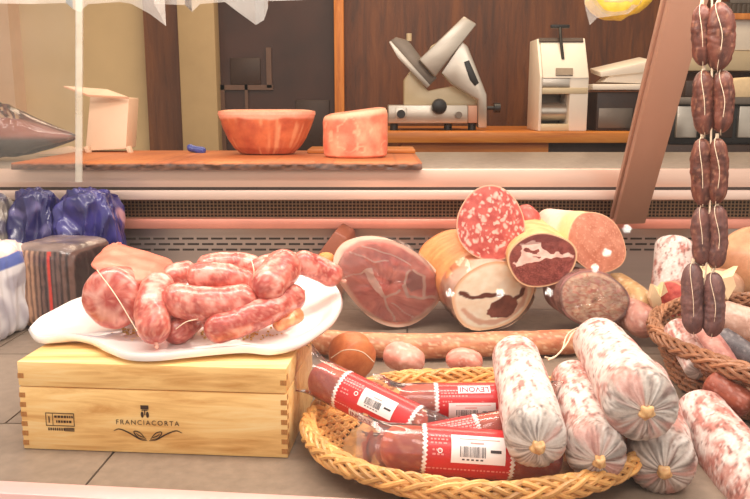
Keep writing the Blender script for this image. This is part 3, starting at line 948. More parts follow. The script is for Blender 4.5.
# long thin salami across the deck
def dryc(c1, c2, c3, off=0.):
    def f(t, a, p, s, L):
        n = noise.fractal(Vector((s * 30, math.cos(a) * 2 + off, math.sin(a) * 2)), 1., 2., 4)
        fl = noise.noise(Vector((s * 130, math.cos(a) * 5 + off, math.sin(a) * 5)))
        return mix(mix(c1, c2, .5 + n * .9), c3, sstep(.2, .5, fl) * .6)
    return f
mb = MB()
organic(mb, [P(306, 341, z=.0245), P(400, 346, z=.0245), P(500, 344, z=.0245), P(583, 341, z=.0245)], .021, 120, 48, dryc(lin(214, 150, 110), lin(186, 108, 76), lin(240, 206, 170)), lambda t, a, p, s, L: .06 * N3(p, 60) + .04 * N3(p, 20))
mb.build('long_salami', M['salami'], None, 180, ('long thin tan salami lying straight across the deck behind the basket', 'salami'))

# ------------------------------------------------------------------ baskets
def basket(name, label, cx, cy, a, b, rot, hr, flare, mat, lz=.001, nst=64, rings_=6, rr=.0075, br=.004, base_col=lin(226, 168, 98)):
    t = thing(name, label, 'basket', (cx, cy, lz))
    ca, sa = math.cos(rot), math.sin(rot)
    def pt(th, k, z):
        x, y = math.cos(th) * a * k, math.sin(th) * b * k
        return Vector((cx + x * ca - y * sa, cy + x * sa + y * ca, z))
    m = MB()                                              # braided rim: two crossing families of flat strands
    n = 300
    for dr in (1, -1):
        ns_ = 7
        for q in range(ns_):
            path = []
            sh_ = .72 + .5 * random.random()
            for i in range(n):
                th = 2 * PI * i / n; ph = dr * (th * 9 + q * 2 * PI / ns_)
                c = pt(th, 1, hr); o = (pt(th, 1.1, hr) - c).normalized()
                wv = 1 + .22 * math.sin(ph * 3 + dr * 1.6 + q)
                path.append(c + o * math.cos(ph) * rr * .95 * wv + Vector((0, 0, math.sin(ph) * rr * 1.25 * wv)))
            m.tube(path, br * .8, 7, closed=True, col=tuple(min(1, x * sh_) for x in base_col))
    m.build('braided_rim', M[mat], t)
    m = MB()
    for j in range(rings_):
        z = lz + .006 + (hr - lz - .012) * j / (rings_ - 1); k = 1 - flare * (1 - (z - lz) / (hr - lz))
        for w_ in (0, 1):
            path = []
            for i in range(n):
                th = 2 * PI * i / n
                off = .0042 * math.sin(th * nst / 2 + PI * (j + w_))
                path.append(pt(th, k + off / a, z + .002 * w_))
            sh_ = .7 + .5 * random.random()
            m.tube(path, .0030, 6, closed=True, col=tuple(min(1, x * sh_) for x in base_col))
    for i in range(nst):
        th = 2 * PI * i / nst
        m.tube([pt(th, 1 - flare, lz + .003), pt(th, 1, hr)], .0026, 6, col=base_col)
    m.build('woven_wall', M[mat], t)
    m = MB()
    vs = []; fs = []; nr = 30; nt = 120
    for j in range(nr + 1):
        for i in range(nt):
            th = 2 * PI * i / nt; k = j / nr
            vs.append(pt(th, k * (1 - flare), lz + .003 + .0016 * math.sin(th * 30 + PI * j)))
    for j in range(nr):
        for i in range(nt): fs.append((j * nt + i, j * nt + (i + 1) % nt, (j + 1) * nt + (i + 1) % nt, (j + 1) * nt + i))
    m.add(vs, fs, [tuple(x * (.55 + .3 * ((i // 4 + i // 480) % 2)) for x in base_col) for i in range(len(vs))]); m.build('woven_base', M[mat], t)
    return t
basket('wicker_tray_basket', 'shallow oval honey coloured wicker basket of packaged salami in front', .124, .937, .206, .176, 0., .034, .2, 'wicker')
basket('dark_wicker_basket', 'brown wicker basket of small salami pieces at the right edge', .655, 1.15, .225, .235, 0., .08, .15, 'wickerd', rr=.008, br=.0040, base_col=lin(158, 106, 74))

# ------------------------------------------------------------------ packaged salami
def pack(label, p0, p1, rpx, s0, s1, stick, brand=None, tailpx=(0, 0), pinktext=False, ring=None, slack=0., marks=True, group='packaged red salami in the wicker basket'):
    """p0,p1: (px,py,Y) of the salami's ends; s0,s1: sleeve start/stop 0..1; stick: (t0,t1,phi0,phi1) of the price sticker"""
    A, B = P(*p0), P(*p1)
    ax = (B - A); L = ax.length; ax.normalize()
    r = PM(rpx, (A + B) / 2)
    mid = (A + B) / 2
    n = (CAM - mid); n = (n - ax * n.dot(ax)).normalized()
    v = n.cross(ax)
    if v.z < 0: v = -v
    t = thing('packaged_salami', label, 'packaged salami', mid - Vector((0, 0, r)), group)
    mb = MB()
    organic(mb, [A, B], r, 40, 40, dryc(lin(212, 92, 56), lin(190, 60, 40), lin(234, 140, 96), p0[0]), lambda t_, a, p, s, L_: .05 * N3(p, 50), (.8, .8))
    mb.build('salami_body', M['salami'], t, 180)
    Rr = r * 1.06
    def W(x, phi, k=1.): return A + ax * x + (n * math.cos(phi) + v * math.sin(phi)) * Rr * k
    def patch(m, x0, x1, f0, f1, k, nn=12, zig=0):
        nx = max(2, int((x1 - x0) / .004)) 
        vs = []; fs = []
        for i in range(nn + 1):
            f = f0 + (f1 - f0) * i / nn
            for j in range(nx + 1):
                x = x0 + (x1 - x0) * j / nx
                if zig and j in (0, nx): x += zig * (1 if i % 2 else -1)
                vs.append(W(x, f, k))
        for i in range(nn):
            for j in range(nx):
                q = i * (nx + 1) + j; fs.append((q, q + 1, q + nx + 2, q + nx + 1))
        m.add(vs, fs)
    m = MB(); patch(m, s0 * L, s1 * L, -PI, PI, 1., 64); m.build('label_sleeve', M['red'], t, 60)
    for e in (s0, s1):
        m = MB(); patch(m, e * L - .0022, e * L + .0022, -PI, PI, 1.012, 70, .0012)
        m.build('white_sleeve_edge', M['lwhite'], t, 60)
    if stick:
        x0, x1, f0, f1 = stick
        m = MB(); patch(m, x0 * L, x1 * L, f0, f1, 1.02, 14); sk_ = m.build('price_sticker', M['lwhite'], t, 60)
        m = MB(); x = x0 + (x1 - x0) * .16
        fm = f0 + (f1 - f0) * .22; ft = f0 + (f1 - f0) * .58
        while x < x0 + (x1 - x0) * .62:
            wd = random.choice((.004, .008, .012)) * (x1 - x0) * 1.2
            patch(m, x * L, (x + wd) * L, fm, ft, 1.03, 4); x += wd + random.choice((.006, .01)) * (x1 - x0) * 1.4
        patch(m, (x0 + (x1 - x0) * .72) * L, (x0 + (x1 - x0) * .92) * L, f0 + (f1 - f0) * .40, f0 + (f1 - f0) * .50, 1.03, 4)
        for q in range(5):
            xa = x0 + (x1 - x0) * (.2 + q * .085)
            patch(m, xa * L, (xa + (x1 - x0) * .05) * L, f0 + (f1 - f0) * .11, f0 + (f1 - f0) * .16, 1.03, 3)
        m.build('barcode', M['bar'], sk_, 60)
        m = MB()
        patch(m, (x0 + (x1 - x0) * .35) * L, (x0 + (x1 - x0) * .6) * L, f0 + (f1 - f0) * .68, f0 + (f1 - f0) * .73, 1.03, 3)
        patch(m, (x0 + (x1 - x0) * .15) * L, (x0 + (x1 - x0) * .9) * L, f0 + (f1 - f0) * .83, f0 + (f1 - f0) * .86, 1.03, 3)
        m.build('pink_print_line', M['lpink'], sk_, 60)
    if brand:
        x, f, size = brand
        vs, fs = textmesh('LEVONI', size, 1.0)
        wv = max(q.x for q in vs); hv = max(q.y for q in vs)
        m = MB(); patch(m, x * L - wv * 1.12, x * L + wv * 1.12, f - hv * 1.35 / Rr, f + hv * 1.35 / Rr, 1.02, 6); bp = m.build('name_panel', M['lwhite'], t, 60)
        m = MB(); m.add([W(x * L - q.x, f - q.y / Rr, 1.035) for q in vs], fs); m.build('brand_lettering', M['lpurple'], bp, 60)
    if marks:
        m = MB(); rows = ((-.72, s0 + .02, s1 - .02), (.62, s0 + .03, s0 + .2), (.47, s0 + .03, s0 + .17), (.32, s0 + .03, s0 + .2), (.05, s0 + .04, s0 + .1), (-.12, s0 + .04, s0 + .1))
        for f, xa, xb in rows:
            x = xa
            while x < xb:
                wd = random.uniform(.008, .02)
                inside = stick and (stick[0] - .02 < x < stick[1] + .01) and stick[2] - .05 < f < stick[3] + .05
                if not inside: patch(m, x * L, (x + wd) * L, f - .035, f + .035, 1.015, 2)
                x += wd + .008
        m.build('small_print', M['lpink'], t, 60)
    if ring:
        x, f = ring; m = MB()
        vs = [W(x * L + math.cos(q * PI / 8) * k, f + math.sin(q * PI / 8) * k / Rr, 1.02) for k in (.0028, .0018) for q in range(16)]
        m.add(vs, [(q, (q + 1) % 16, 16 + (q + 1) % 16, 16 + q) for q in range(16)]); m.build('round_mark', M['lwhite'], t)
    if pinktext:
        m = MB()
        for f in [(.9 - k * .16) for k in range(8)]:
            x = s0 + .02
            while x < s0 + .34:
                wd = random.uniform(.01, .025); patch(m, x * L, (x + wd) * L, f - .05, f + .05, 1.015, 2); x += wd + .008
        m.build('dense_print', M['lpink'], t, 60)
    # clear film around the bare ends, flattening into crinkled tails
    for sgn, end in ((-1, 0), (1, 1)):
        m = MB()
        base = A if end == 0 else B
        vs = []; fs = []; nt = 36; nj = 12
        tail = .05 if end == 0 else .03
        td = (P(p0[0] + tailpx[0], p0[1] + tailpx[1], p0[2]) - A) if end == 0 and tailpx != (0, 0) else ax * sgn * tail
        for j in range(nj + 1):
            s = j / nj
            start = base - ax * sgn * (s0 * L if end == 0 else (1 - s1) * L)
            c = start.lerp(base, s / .6) if s < .6 else base + td * ((s - .6) / .4)
            fl = sstep(.5, 1., s)
            for i in range(nt):
                th = 2 * PI * i / nt
                wr_ = 1.07 + .05 * noise.noise(Vector((math.cos(th) * 4, math.sin(th) * 4, s * 7 + p0[0]))) * (1 + 2 * fl)
                vs.append(c + (v * math.sin(th) * (1 + (.35 if end == 0 else 0) * fl) + n * math.cos(th) * (1 - .9 * fl)) * r * wr_)
        for j in range(nj):
            for i in range(nt): fs.append((j * nt + i, j * nt + (i + 1) % nt, (j + 1) * nt + (i + 1) % nt, (j + 1) * nt + i))
        m.add(vs, fs)
        m.build('clear_film', M['film'], t, 20)
    return t
pack('red labelled salami pack nearest the basket front, big white price sticker', (380, 447, .835), (562, 459, .84), 23, .23, .70, (.37, .66, -.42, .72), None, (-24, 0), False, (.31, .02))
pack('red labelled salami pack at basket back with white upside down name panel', (397, 403, .94), (540, 402, .94), 18.5, .27, .9, (.35, .67, -.85, -.02), (.53, .70, .0105), (-24, -2), False, None)
pack('red labelled salami pack propped diagonally on the left basket rim', (312, 374, .98), (425, 430, .90), 19, .30, .92, (.50, .78, -.35, .6), (.56, -.98, .0105), (-18, -12), False, (.46, .1))
pack('salami pack with dense pink print lying between two others', (374, 452, .86), (520, 424, .88), 17, .36, .70, None, None, (-14, 4), True, None, marks=False)

# ------------------------------------------------------------------ white mouldy salamis
def salami(label, p0, p1, r0px, off, red, group='white moulded salami stacked on the basket', nub=True, r=None, name='mould_covered_salami', tl=(.9, 1.)):
    A, B = P(*p0), P(*p1)
    r = r or PM(r0px, B)
    t = thing(name, label, 'salami', (A + B) / 2 - Vector((0, 0, r)), group)
    mb = MB()
    organic(mb, [A, (A + B) / 2 + Vector((0, 0, .002)), B], r, 80, 80, mould_col(off, red, .07 if nub else .004), mould_disp(off, .07 if nub else .004), (.7, .6), lambda q: tl[0] + (tl[1] - tl[0]) * q)
    mb.build('salami_casing', M['mould'], t, 180)
    if nub:
        d = (B - A).normalized(); e = B
        m = MB()
        organic(m, [e - d * .008, e + d * .002, e + d * .009 + Vector((.001, 0, -.003))], r * .2, 14, 20, lambda q, a, p, s, L: mix(lin(226, 184, 128), lin(186, 134, 84), .5 + FB(p, 160)), lambda q, a, p, s, L: .35 * N3(p, 120) + .2 * math.sin(a * 5))
        m.build('tied_knot', M['rind'], t, 180)
    return t, A, B, r
# leftmost, second, top, under, right
S1 = salami('white moulded salami leftmost of the row, lying on the red packs', (514, 351, 1.04), (538, 447, .775), 33, 1., -.06)
S2 = salami('pinkish moulded salami second from left, half under the top one', (572, 376, 1.04), (599, 461, .785), 31, 4., .14)
S3 = salami('white moulded salami lying on top of the others, knot facing out', (596, 338, 1.12), (646, 412, .785), 38, 7., -.02)
S4 = salami('grey white moulded salami underneath the topmost one, its end on the deck', (642, 376, 1.09), (664, 472, .81), 35.5, 10., .06)
S5 = salami('pink red moulded salami at far right running out of the photo', (694, 404, 1.02), (796, 552, .735), 34, 13., .2, r=.042, tl=(.8, 1.))
m = MB()
q = S3[1]
m.tube(spline([q + Vector((.004, -.01, .03)), P(576, 330, 1.13), P(566, 345, 1.1), P(556, 356, 1.06), P(548, 360, 1.05)], 30), .0012, 6)
m.tube(spline([q + Vector((.004, -.01, .03)), P(570, 332, 1.13), P(562, 350, 1.09), P(552, 358, 1.06), P(545, 357, 1.05)], 30), .0012, 6)
m.build('hanging_string', M['string'], S3[0])

# small items between long salami and basket
def blob(name, label, cat, pts, rpx, c1, c2, off, d=.12, mat='salami', group=None, blunt=(1, 1), taper=None):
    path = px_path(pts); r = PM(rpx, path[len(path) // 2])
    m = organic(MB(), path, r, 36, 40, dryc(c1, c2, mix(c1, (1, .9, .8), .4), off), lambda t, a, p, s, L: d * N3(p, 35, off) + d * .4 * N3(p, 90, off), blunt, taper)
    return m.build(name, M[mat], None, 180, (label, cat, group) if group else (label, cat))
blob('red_salami_end', 'red salami end peeking out between coarse salami and pale mortadella', 'salami', [(518, 214, 1.57), (526, 217, 1.55), (536, 226, 1.53)], 12, lin(206, 96, 84), lin(176, 66, 60), 15., .15)
t = thing('rind_roll', 'smooth orange rind roll end standing behind left basket rim', 'meat roll', P(352, 380, 1.17))
m = organic(MB(), px_path([(348, 338, 1.2), (352, 357, 1.17), (360, 366, 1.15)]), PM(22, P(352, 360, 1.17)), 30, 44, lambda t_, a, p, s, L: mix(lin(222, 136, 84), lin(196, 104, 60), .5 + FB(p, 40)), lambda t_, a, p, s, L: .03 * N3(p, 30), (.5, .4), lambda q: .9 + .25 * q)
m.build('roll_body', M['rind'], t, 180)
m = MB(); pth = px_path([(331, 358, 1.135), (345, 350, 1.13), (362, 352, 1.135), (374, 362, 1.14)])
m.tube(spline(pth, 20), .0009, 6); m.build('seam_string', M['string'], t)
blob('salami_knob', 'lumpy pale pink salami knob behind the basket beside the orange roll', 'salami', [(384, 356, 1.2), (402, 357, 1.19), (424, 366, 1.18)], 14.5, lin(238, 176, 158), lin(216, 140, 124), 3., .3)
blob('salami_knob', 'small pink salami tip peeping over middle of back basket rim', 'salami', [(446, 362, 1.2), (462, 358, 1.2), (482, 366, 1.19)], 10, lin(238, 160, 140), lin(214, 120, 104), 6., .25)

# ------------------------------------------------------------------ right side: salami by and in the brown basket
RG = 'salami pieces lying in the brown basket'
def mini(label, pts, rpx, c1, c2, off, mould=False, group=RG):
    path = px_path(pts); r = PM(rpx, path[len(path) // 2])
    cf = mould_col(off, .0, .01) if mould else dryc(c1, c2, mix(c1, (1, .85, .8), .18), off)
    m = organic(MB(), path, r, 44, 44, cf, lambda t, a, p, s, L: .06 * N3(p, 40, off) + .03 * N3(p, 100, off), (.45, .45))
    return m.build('small_salami', M['mould' if mould else 'salami'], None, 180, (label, 'salami', group))
mini('small white moulded salami lying near left rim inside the brown basket', [(676, 326, 1.16), (700, 372, 1.06)], 14, None, None, 21., True)
mini('smooth mauve pink salami beside the white one in the brown basket', [(700, 328, 1.2), (728, 374, 1.08)], 15, lin(206, 144, 132), lin(180, 112, 104), 22.)
mini('dark grey salami at the frame edge in the brown basket', [(716, 336, 1.17), (760, 366, 1.12)], 14, lin(110, 100, 102), lin(78, 68, 72), 23.)
mini('red brown salami at front of the brown basket', [(706, 380, 1.03), (752, 408, .99)], 14, lin(166, 84, 60), lin(124, 58, 42), 24.)
mini('large pale salami lying across back of the brown basket', [(716, 316, 1.3), (790, 336, 1.24)], 18, lin(214, 176, 158), lin(176, 130, 112), 25.)
mini('dark red salami low in the middle of the brown basket', [(690, 362, 1.1), (742, 392, 1.06)], 13, lin(150, 62, 50), lin(110, 44, 38), 26.)
t, A_, B_, r_ = salami('white moulded salami standing upright against the back at right', (668, 316, 1.50), (675, 236, 1.56), 18.5, 31., .04, None, False, None, 'upright_salami', (1., 1.))
# paper-wrapped cut salami
pw = thing('paper_wrapped_salami', 'red cut salami end in torn yellow paper below the upright salami', 'salami', P(670, 318, 1.40))
cutmeat(pw, (671, 300, 1.38), (690, 296, 1.52), 17, 19, lambda x, y, k, th: mix(mix(lin(206, 92, 80), lin(168, 60, 56), .5 + noise.noise(Vector((x * 4, y * 4, 1)))), lin(226, 150, 120), sstep(.92, .98, k)), lambda s, th, p: mix(lin(196, 130, 110), lin(160, 90, 80), .5 + FB(p, 50)), 0, .9, .1, None, 'casing', nr=30, nt=60)
def frill(pts, Y, t):
    m = MB(); n = len(pts); c = Vector()
    ps = [P(x, y, Y + random.uniform(-.012, .012)) for x, y in pts]
    for p in ps: c += p / n
    m.add([c + Vector((0, -.01, 0))] + ps + [p + Vector((.002, .02, -.004)) for p in ps], [(0, 1 + i, 1 + (i + 1) % n) for i in range(n)] + [(1 + i, 1 + n + i, 1 + n + (i + 1) % n, 1 + (i + 1) % n) for i in range(n)])
    m.build('torn_paper', M['paper'], t, 20)
frill([(653, 284), (659, 288), (664, 282), (668, 292), (657, 300), (664, 314), (654, 308), (650, 298)], 1.36, pw)
pw2 = thing('paper_wrapped_salami', 'dark salami in ragged yellow paper behind the hanging sausages', 'salami', P(716, 312, 1.42))
m = organic(MB(), px_path([(694, 284, 1.50), (722, 286, 1.48), (742, 296, 1.46)]), PM(18, P(715, 290, 1.42)), 30, 36, dryc(lin(206, 160, 130), lin(176, 120, 92), lin(230, 196, 160), 4.), lambda t_, a, p, s, L: .06 * N3(p, 40))
m.build('salami_body', M['salami'], pw2, 180)
frill([(692, 276), (700, 268), (708, 264), (706, 276), (714, 270), (726, 272), (738, 266), (733, 276), (736, 286), (728, 300), (712, 292), (698, 296)], 1.36, pw2)
# two brownish salamis beyond the top white one
blob('mottled_salami', 'tan mottled salami end lying behind the topmost white salami', 'salami', [(606, 283, 1.5), (628, 297, 1.44), (648, 312, 1.38)], 17, lin(206, 168, 116), lin(170, 124, 80), 9., .08)
blob('mottled_salami', 'pinkish grey salami just right of the wrapped salami end', 'salami', [(612, 302, 1.44), (634, 315, 1.39), (652, 329, 1.34)], 17, lin(200, 142, 126), lin(158, 98, 86), 12., .08)
# tan ham piece at the edge
t = thing('tan_ham_piece', 'smooth tan rind ham piece leaning at the far right edge', 'ham', P(745, 312, 1.6))
m = organic(MB(), px_path([(730, 244, 1.62), (752, 264, 1.57), (790, 285, 1.52)]), PM(34, P(750, 270, 1.62)), 36, 44, lambda t_, a, p, s, L: mix(lin(216, 164, 122), lin(184, 124, 86), .5 + FB(p, 25)), lambda t_, a, p, s, L: .04 * N3(p, 20), (.5, .5))
m.build('ham_rind', M['rind'], t, 180)

# ------------------------------------------------------------------ hanging sausage chain
hc = lin(118, 62, 46), lin(76, 36, 28), lin(164, 110, 84)
HY = 1.08
def hang(label, pts, rpx, grey, off):
    path = px_path([(x, y, HY + dy) for x, y, dy in pts]); r = PM(rpx, path[1])
    t = thing('hanging_sausage', label, 'sausage', path[-1], 'dried sausages hanging on a string')
    c1, c2, c3 = [mix(c, lin(120, 100, 104), grey) for c in hc]  # lower links greyed: mould, plus the glass veil put into their colour
    m = organic(MB(), path, r, 44, 36, dryc(c1, c2, c3, off), lambda t_, a, p, s, L: .12 * N3(p, 70, off) + .08 * N3(p, 170, off), (1.6, 1.6))
    m.build('sausage_body', M['salami'], t, 180)
    e0, e1 = path[0], path[-1]
    m = MB()
    m.tube(spline([e0 + Vector((0, 0, .006)), e0 + Vector((-r * .5, -r * .7, -.008)), path[1] + Vector((-r * .3, -r * 1.08, 0)), e1 + Vector((-r * .3, -r * .6, .006)), e1 + Vector((0, 0, -.003))], 26), .0005, 6)
    m.tube(spline([e0 + Vector((0, 0, .006)), e0 + Vector((0, 0, -.002))], 4), .0025, 8)
    m.build('string', M['string'], t)
pairs = [((702, 4, 66), (719, 2, 71)), ((704, 70, 135), (722, 70, 133)), ((702, 138, 206), (717, 138, 204)), ((702, 206, 266), (717, 205, 268)), ((693, 263, 334), (713, 272, 337))]
ord_ = ['top', 'second', 'third', 'fourth', 'bottom']
for i, pr in enumerate(pairs):
    for k, (x, y0, y1) in enumerate(pr):
        rp = (9.5, 14) if i == 0 else ((10.5, 10.5) if i == 1 else (10, 9.5) if i == 2 else (9.3, 9.3) if i == 3 else (10.5, 10.5))
        hang('dried sausage, %s one of the %s pair on the hanging string' % (('left', 'right')[k], ord_[i]), [(x, y0, .008 * (k == 0)), (x - 1 + 2 * k, (y0 + y1) / 2, .008 * (k == 0)), (x + 1 - 2 * k, y1, .008 * (k == 0))], rp[k], (.4) if i == 4 else .2 if i == 3 else 0, i * 3 + k)
t = MB().tube(spline([P(712, -90, HY), P(712, 2, HY), P(712, 70, HY), P(711, 137, HY), P(710, 205, HY), P(706, 268, HY), P(704, 285, HY)], 60), .0014, 6)
t.build('hanging_string', M['string'], None, 40, ('cream string the dried sausage pairs are tied along', 'string'))

# ------------------------------------------------------------------ left packages
def bagbox(name, label, cx, cy, z0, hx, hy, hz, yaw, colf, crump, pw=5., n=44, mat='bag', group=None):
    m = MB(); cr, sr = math.cos(yaw), math.sin(yaw)
    bm = bmesh.new(); bmesh.ops.create_cube(bm, size=2)
    bmesh.ops.subdivide_edges(bm, edges=bm.edges[:], cuts=n, use_grid_fill=True)
    vs = []; cs = []
    for v in bm.verts:
        q = v.co.copy(); l = (abs(q.x) ** pw + abs(q.y) ** pw + abs(q.z) ** pw) ** (1 / pw); q /= l
        p = Vector((q.x * hx, q.y * hy, q.z * hz))
        d = crump(q, p)
        p += q.normalized() * d
        cs.append(colf(q, p))
        vs.append(Vector((cx + p.x * cr - p.y * sr, cy + p.x * sr + p.y * cr, max(z0, z0 + hz + p.z))))
    bm.verts.index_update()
    fs = [[v.index for v in f.verts] for f in bm.faces]; bm.free()
    m.add(vs, fs, cs)
    return m.build(name, M[mat], None, 60, (label, 'package', group) if group else (label, 'package'))
def fold(q, p, s, a):
    v = Vector((p.x * s, p.y * s, p.z * s * .35)); v += Vector((noise.noise(v * .5), 0, noise.noise(v * .5 + Vector((7, 0, 0))))) * .8
    return a * (1 - 3 * abs(noise.noise(v))) + a * .4 * (1 - 3 * abs(noise.noise(v * 2.3)))
def ridge(q, p, s, a):
    return a * (abs(noise.noise(Vector(p) * s)) * 2 - .5) + a * .5 * (abs(noise.noise(Vector(p) * s * 2.3 + Vector((4, 1, 0)))) * 2 - .5)
def stripec(q, p):
    s = p.x + .003 * N3(p, 20)
    if q.x < -.72: return mix(lin(206, 152, 112), lin(184, 124, 88), .5 + N3(p, 40))
    k = (q.x + .82) / 1.8
    if q.z > .86: return mix(lin(92, 76, 74), lin(150, 128, 120), .5 + N3(p, 26))
    if .60 < k < .66: return lin(200, 60, 48)
    b = math.sin(k * 70)
    base = mix(lin(196, 150, 120), lin(104, 78, 72), sstep(.2, .55, k))
    return mix(base, lin(46, 34, 36), sstep(-.1, .5, b + .5 * N3((p.x, 0, p.z), 60)) * (.7 if k < .45 else .95))
ctr = P(60, 309, z=0)
bagbox('striped_coffee_brick', 'brown and black striped foil pack with a red stripe beside platter', P(62, 270, 1.52).x, 1.53, .0, .068, .075, .082, math.radians(-14), stripec, lambda q, p: ridge(q, p, 35, .0015), 7.)
def whitec(q, p):
    if q.z > .8: return mix(lin(236, 214, 206), lin(200, 92, 78), sstep(.28, .4, N3(p, 28, 2.)) * .9)
    if q.z > .55: return lin(92, 110, 178)
    return mix(lin(226, 224, 228), lin(176, 172, 182), sstep(-.1, .4, N3(p, 30)))
bagbox('white_foil_pack', 'white and silver foil pack with blue band at the far left edge', P(-19, 270, 1.45).x, 1.42, .0, .066, .09, .085, math.radians(-8), whitec, lambda q, p: fold(q, p, 26, .005), 6.)
def bluec(q, p):
    c = mix(lin(28, 24, 80), lin(66, 60, 132), .5 + N3(p, 40))
    return mix(c, lin(200, 150, 160), sstep(.3, .42, noise.noise(Vector((p.x * 34 + p.z * 12, p.z * 9, 5)))))
bagbox('purple_blue_bag', 'crumpled purple blue plastic bag standing behind the striped pack', P(88, 225, 1.66).x, 1.675, .0, .062, .045, .118, math.radians(10), bluec, lambda q, p: fold(q, p, 30, .011), 4.)
bagbox('purple_blue_bag', 'dark navy plastic bag behind the white foil pack at left edge', P(41, 225, 1.69).x, 1.672, .0, .05, .038, .118, 0, lambda q, p: mix(lin(40, 36, 90), lin(120, 112, 160), sstep(.1, .5, N3(p, 30))), lambda q, p: fold(q, p, 30, .011), 4.)
bagbox('purple_blue_bag', 'grey silver bag corner behind packs at the far left', P(-3, 225, 1.69).x, 1.66, .0, .05, .038, .116, 0, lambda q, p: mix(lin(150, 140, 130), lin(80, 72, 90), sstep(-.1, .3, N3(p, 25))), lambda q, p: fold(q, p, 30, .011), 4.)

# ------------------------------------------------------------------ things on the counter
ZP = zb(163, Yr - .035)
m = MB()
a_, b_ = P(12, 165, Yr - .03), P(422, 165, Yr - .03)
nx, vs, cs, fs = 160, [], [], []
prof = [(0, ZC + .0005), (0, ZC + .006), (0, ZP - .004), (.004, ZP), (.10, ZP), (.2, ZP), (.3, ZP), (.43, ZP), (.43, ZC + .0005)]
for i in range(nx + 1):
    x = a_.x + (b_.x - a_.x) * i / nx
    for j, (dy, z) in enumerate(prof):
        jag = .006 * noise.noise(Vector((x * 40, j * 2.1, 0))) + .004 * noise.noise(Vector((x * 110, j, 0))) if j in (1, 2) else 0
        vs.append(Vector((x, Yr - .035 + dy + jag, z + (jag * .3 if j == 2 else 0))))
        n = noise.noise(Vector((x * 8, dy * 60 + 3, 0))); n2 = noise.noise(Vector((x * 90, z * 200, 2)))
        if j <= 2: cs.append(mix(lin(112, 72, 52), lin(56, 34, 26), .5 + n2))
        else: cs.append(mix(mix(lin(206, 122, 66), lin(168, 88, 46), .5 + n), lin(120, 62, 34), sstep(.3, .6, n2) * .4))
np_ = len(prof)
for i in range(nx):
    for j in range(np_ - 1): fs.append((i * np_ + j, i * np_ + j + 1, (i + 1) * np_ + j + 1, (i + 1) * np_ + j))
fs.append(tuple(range(np_))); fs.append(tuple(nx * np_ + j for j in range(np_))[::-1])
m.add(vs, fs, cs); m.build('oak_plank', M['plank'], None, 50, ('long reddish wooden plank with dark rough front edge on the counter', 'plank'))
c = P(360, 157, z=ZP)
m = MB().box((P(303, 157, z=ZP).x, 2.02, ZP + .0005), (P(418, 157, z=ZP).x, 2.16, ZP + .010), None, .002)
m.build('small_cutting_board', M['desk'], None, 40, ('small orange wood cutting board behind the ham on the plank', 'cutting board'))
# half ham, bowl shaped
def counterham(t, px, py0, wpx, hpx, Y, prof, top, cols, sy=.75, lean=0., tz=None):
    b = P(px, py0, Y); b.z = ZP + .0008
    W_ = PM(wpx, b); Hh = PM(hpx, b)
    m = MB(); vs = []; cs = []; fs = []; nt = 110; nl = len(prof)
    fine = []
    for i in range(60):
        s = i / 59 * (nl - 1); k = min(nl - 2, int(s)); f = s - k
        fine.append((prof[k][0] + (prof[k + 1][0] - prof[k][0]) * f, prof[k][1] + (prof[k + 1][1] - prof[k][1]) * f))
    for r_, z in fine:
        for i in range(nt):
            th = 2 * PI * i / nt
            x = math.cos(th) * r_ * W_; y = math.sin(th) * r_ * W_ * sy
            zz = z * Hh * (1 + (tz(math.cos(th)) if tz else 0))
            p = b + Vector((x + lean * z * Hh, y, zz))
            d = .02 * N3(p, 18) + .008 * N3(p, 60)
            p += Vector((x, y, 0)) * d
            vs.append(p); cs.append(cols(z, th, p))
    for j in range(59):
        for i in range(nt): fs.append((j * nt + i, j * nt + (i + 1) % nt, (j + 1) * nt + (i + 1) % nt, (j + 1) * nt + i))
    fs.append(tuple(range(nt))[::-1])
    m.add(vs, fs, cs); o = m.build('ham_rind', M['rind'], t, 180)
    # top cut surface with a thick fat edge
    m = MB(); vs = []; cs = []; fs = []
    r1, z1 = fine[-1]
    for j in range(16):
        k = 1 - j / 15
        for i in range(nt):
            th = 2 * PI * i / nt
            x = math.cos(th) * r1 * W_ * k; y = math.sin(th) * r1 * W_ * sy * k
            zz = z1 * Hh * (1 + (tz(math.cos(th) * k) if tz else 0)) + .004 * math.sin(min(1, (1 - k) * 4) * PI / 2)
            p = b + Vector((x + lean * z1 * Hh, y, zz)); p += Vector((x, y, 0)) * (.02 * N3(p, 18) + .008 * N3(p, 60))
            vs.append(p); cs.append(top(k, th, p))
    for j in range(15):
        for i in range(nt): fs.append((j * nt + i, j * nt + (i + 1) % nt, (j + 1) * nt + (i + 1) % nt, (j + 1) * nt + i))
    m.add(vs, fs, cs); m.build('cut_top', M['rind'], t, 180)
h1 = thing('half_ham', 'bowl shaped half ham with orange rind, wide side up, on the plank', 'ham', P(268, 155, 2.0))
counterham(h1, 267.5, 155, 48, 42, 2.0, [(.42, 0), (.56, .02), (.70, .16), (.82, .38), (.91, .62), (.97, .82), (1.0, .93), (.995, 1.0)], lambda k, th, p: mix(lin(246, 176, 140), lin(238, 150, 116), .5 + N3(p, 30)), lambda z, th, p: mix(mix(mix(lin(206, 108, 66), lin(172, 74, 44), .5 + FB(p, 22)), lin(232, 164, 118), sstep(.12, .42, noise.noise(Vector((th * 11, z * 1.2, 0)))) * .65), lin(244, 164, 136), sstep(.80, .88, z + .05 * N3(p, 26))), .7)
h2 = thing('half_ham', 'squarish pink ham piece with cut side out on the plank, right of bowl shaped ham', 'ham', P(355, 155, 1.98))
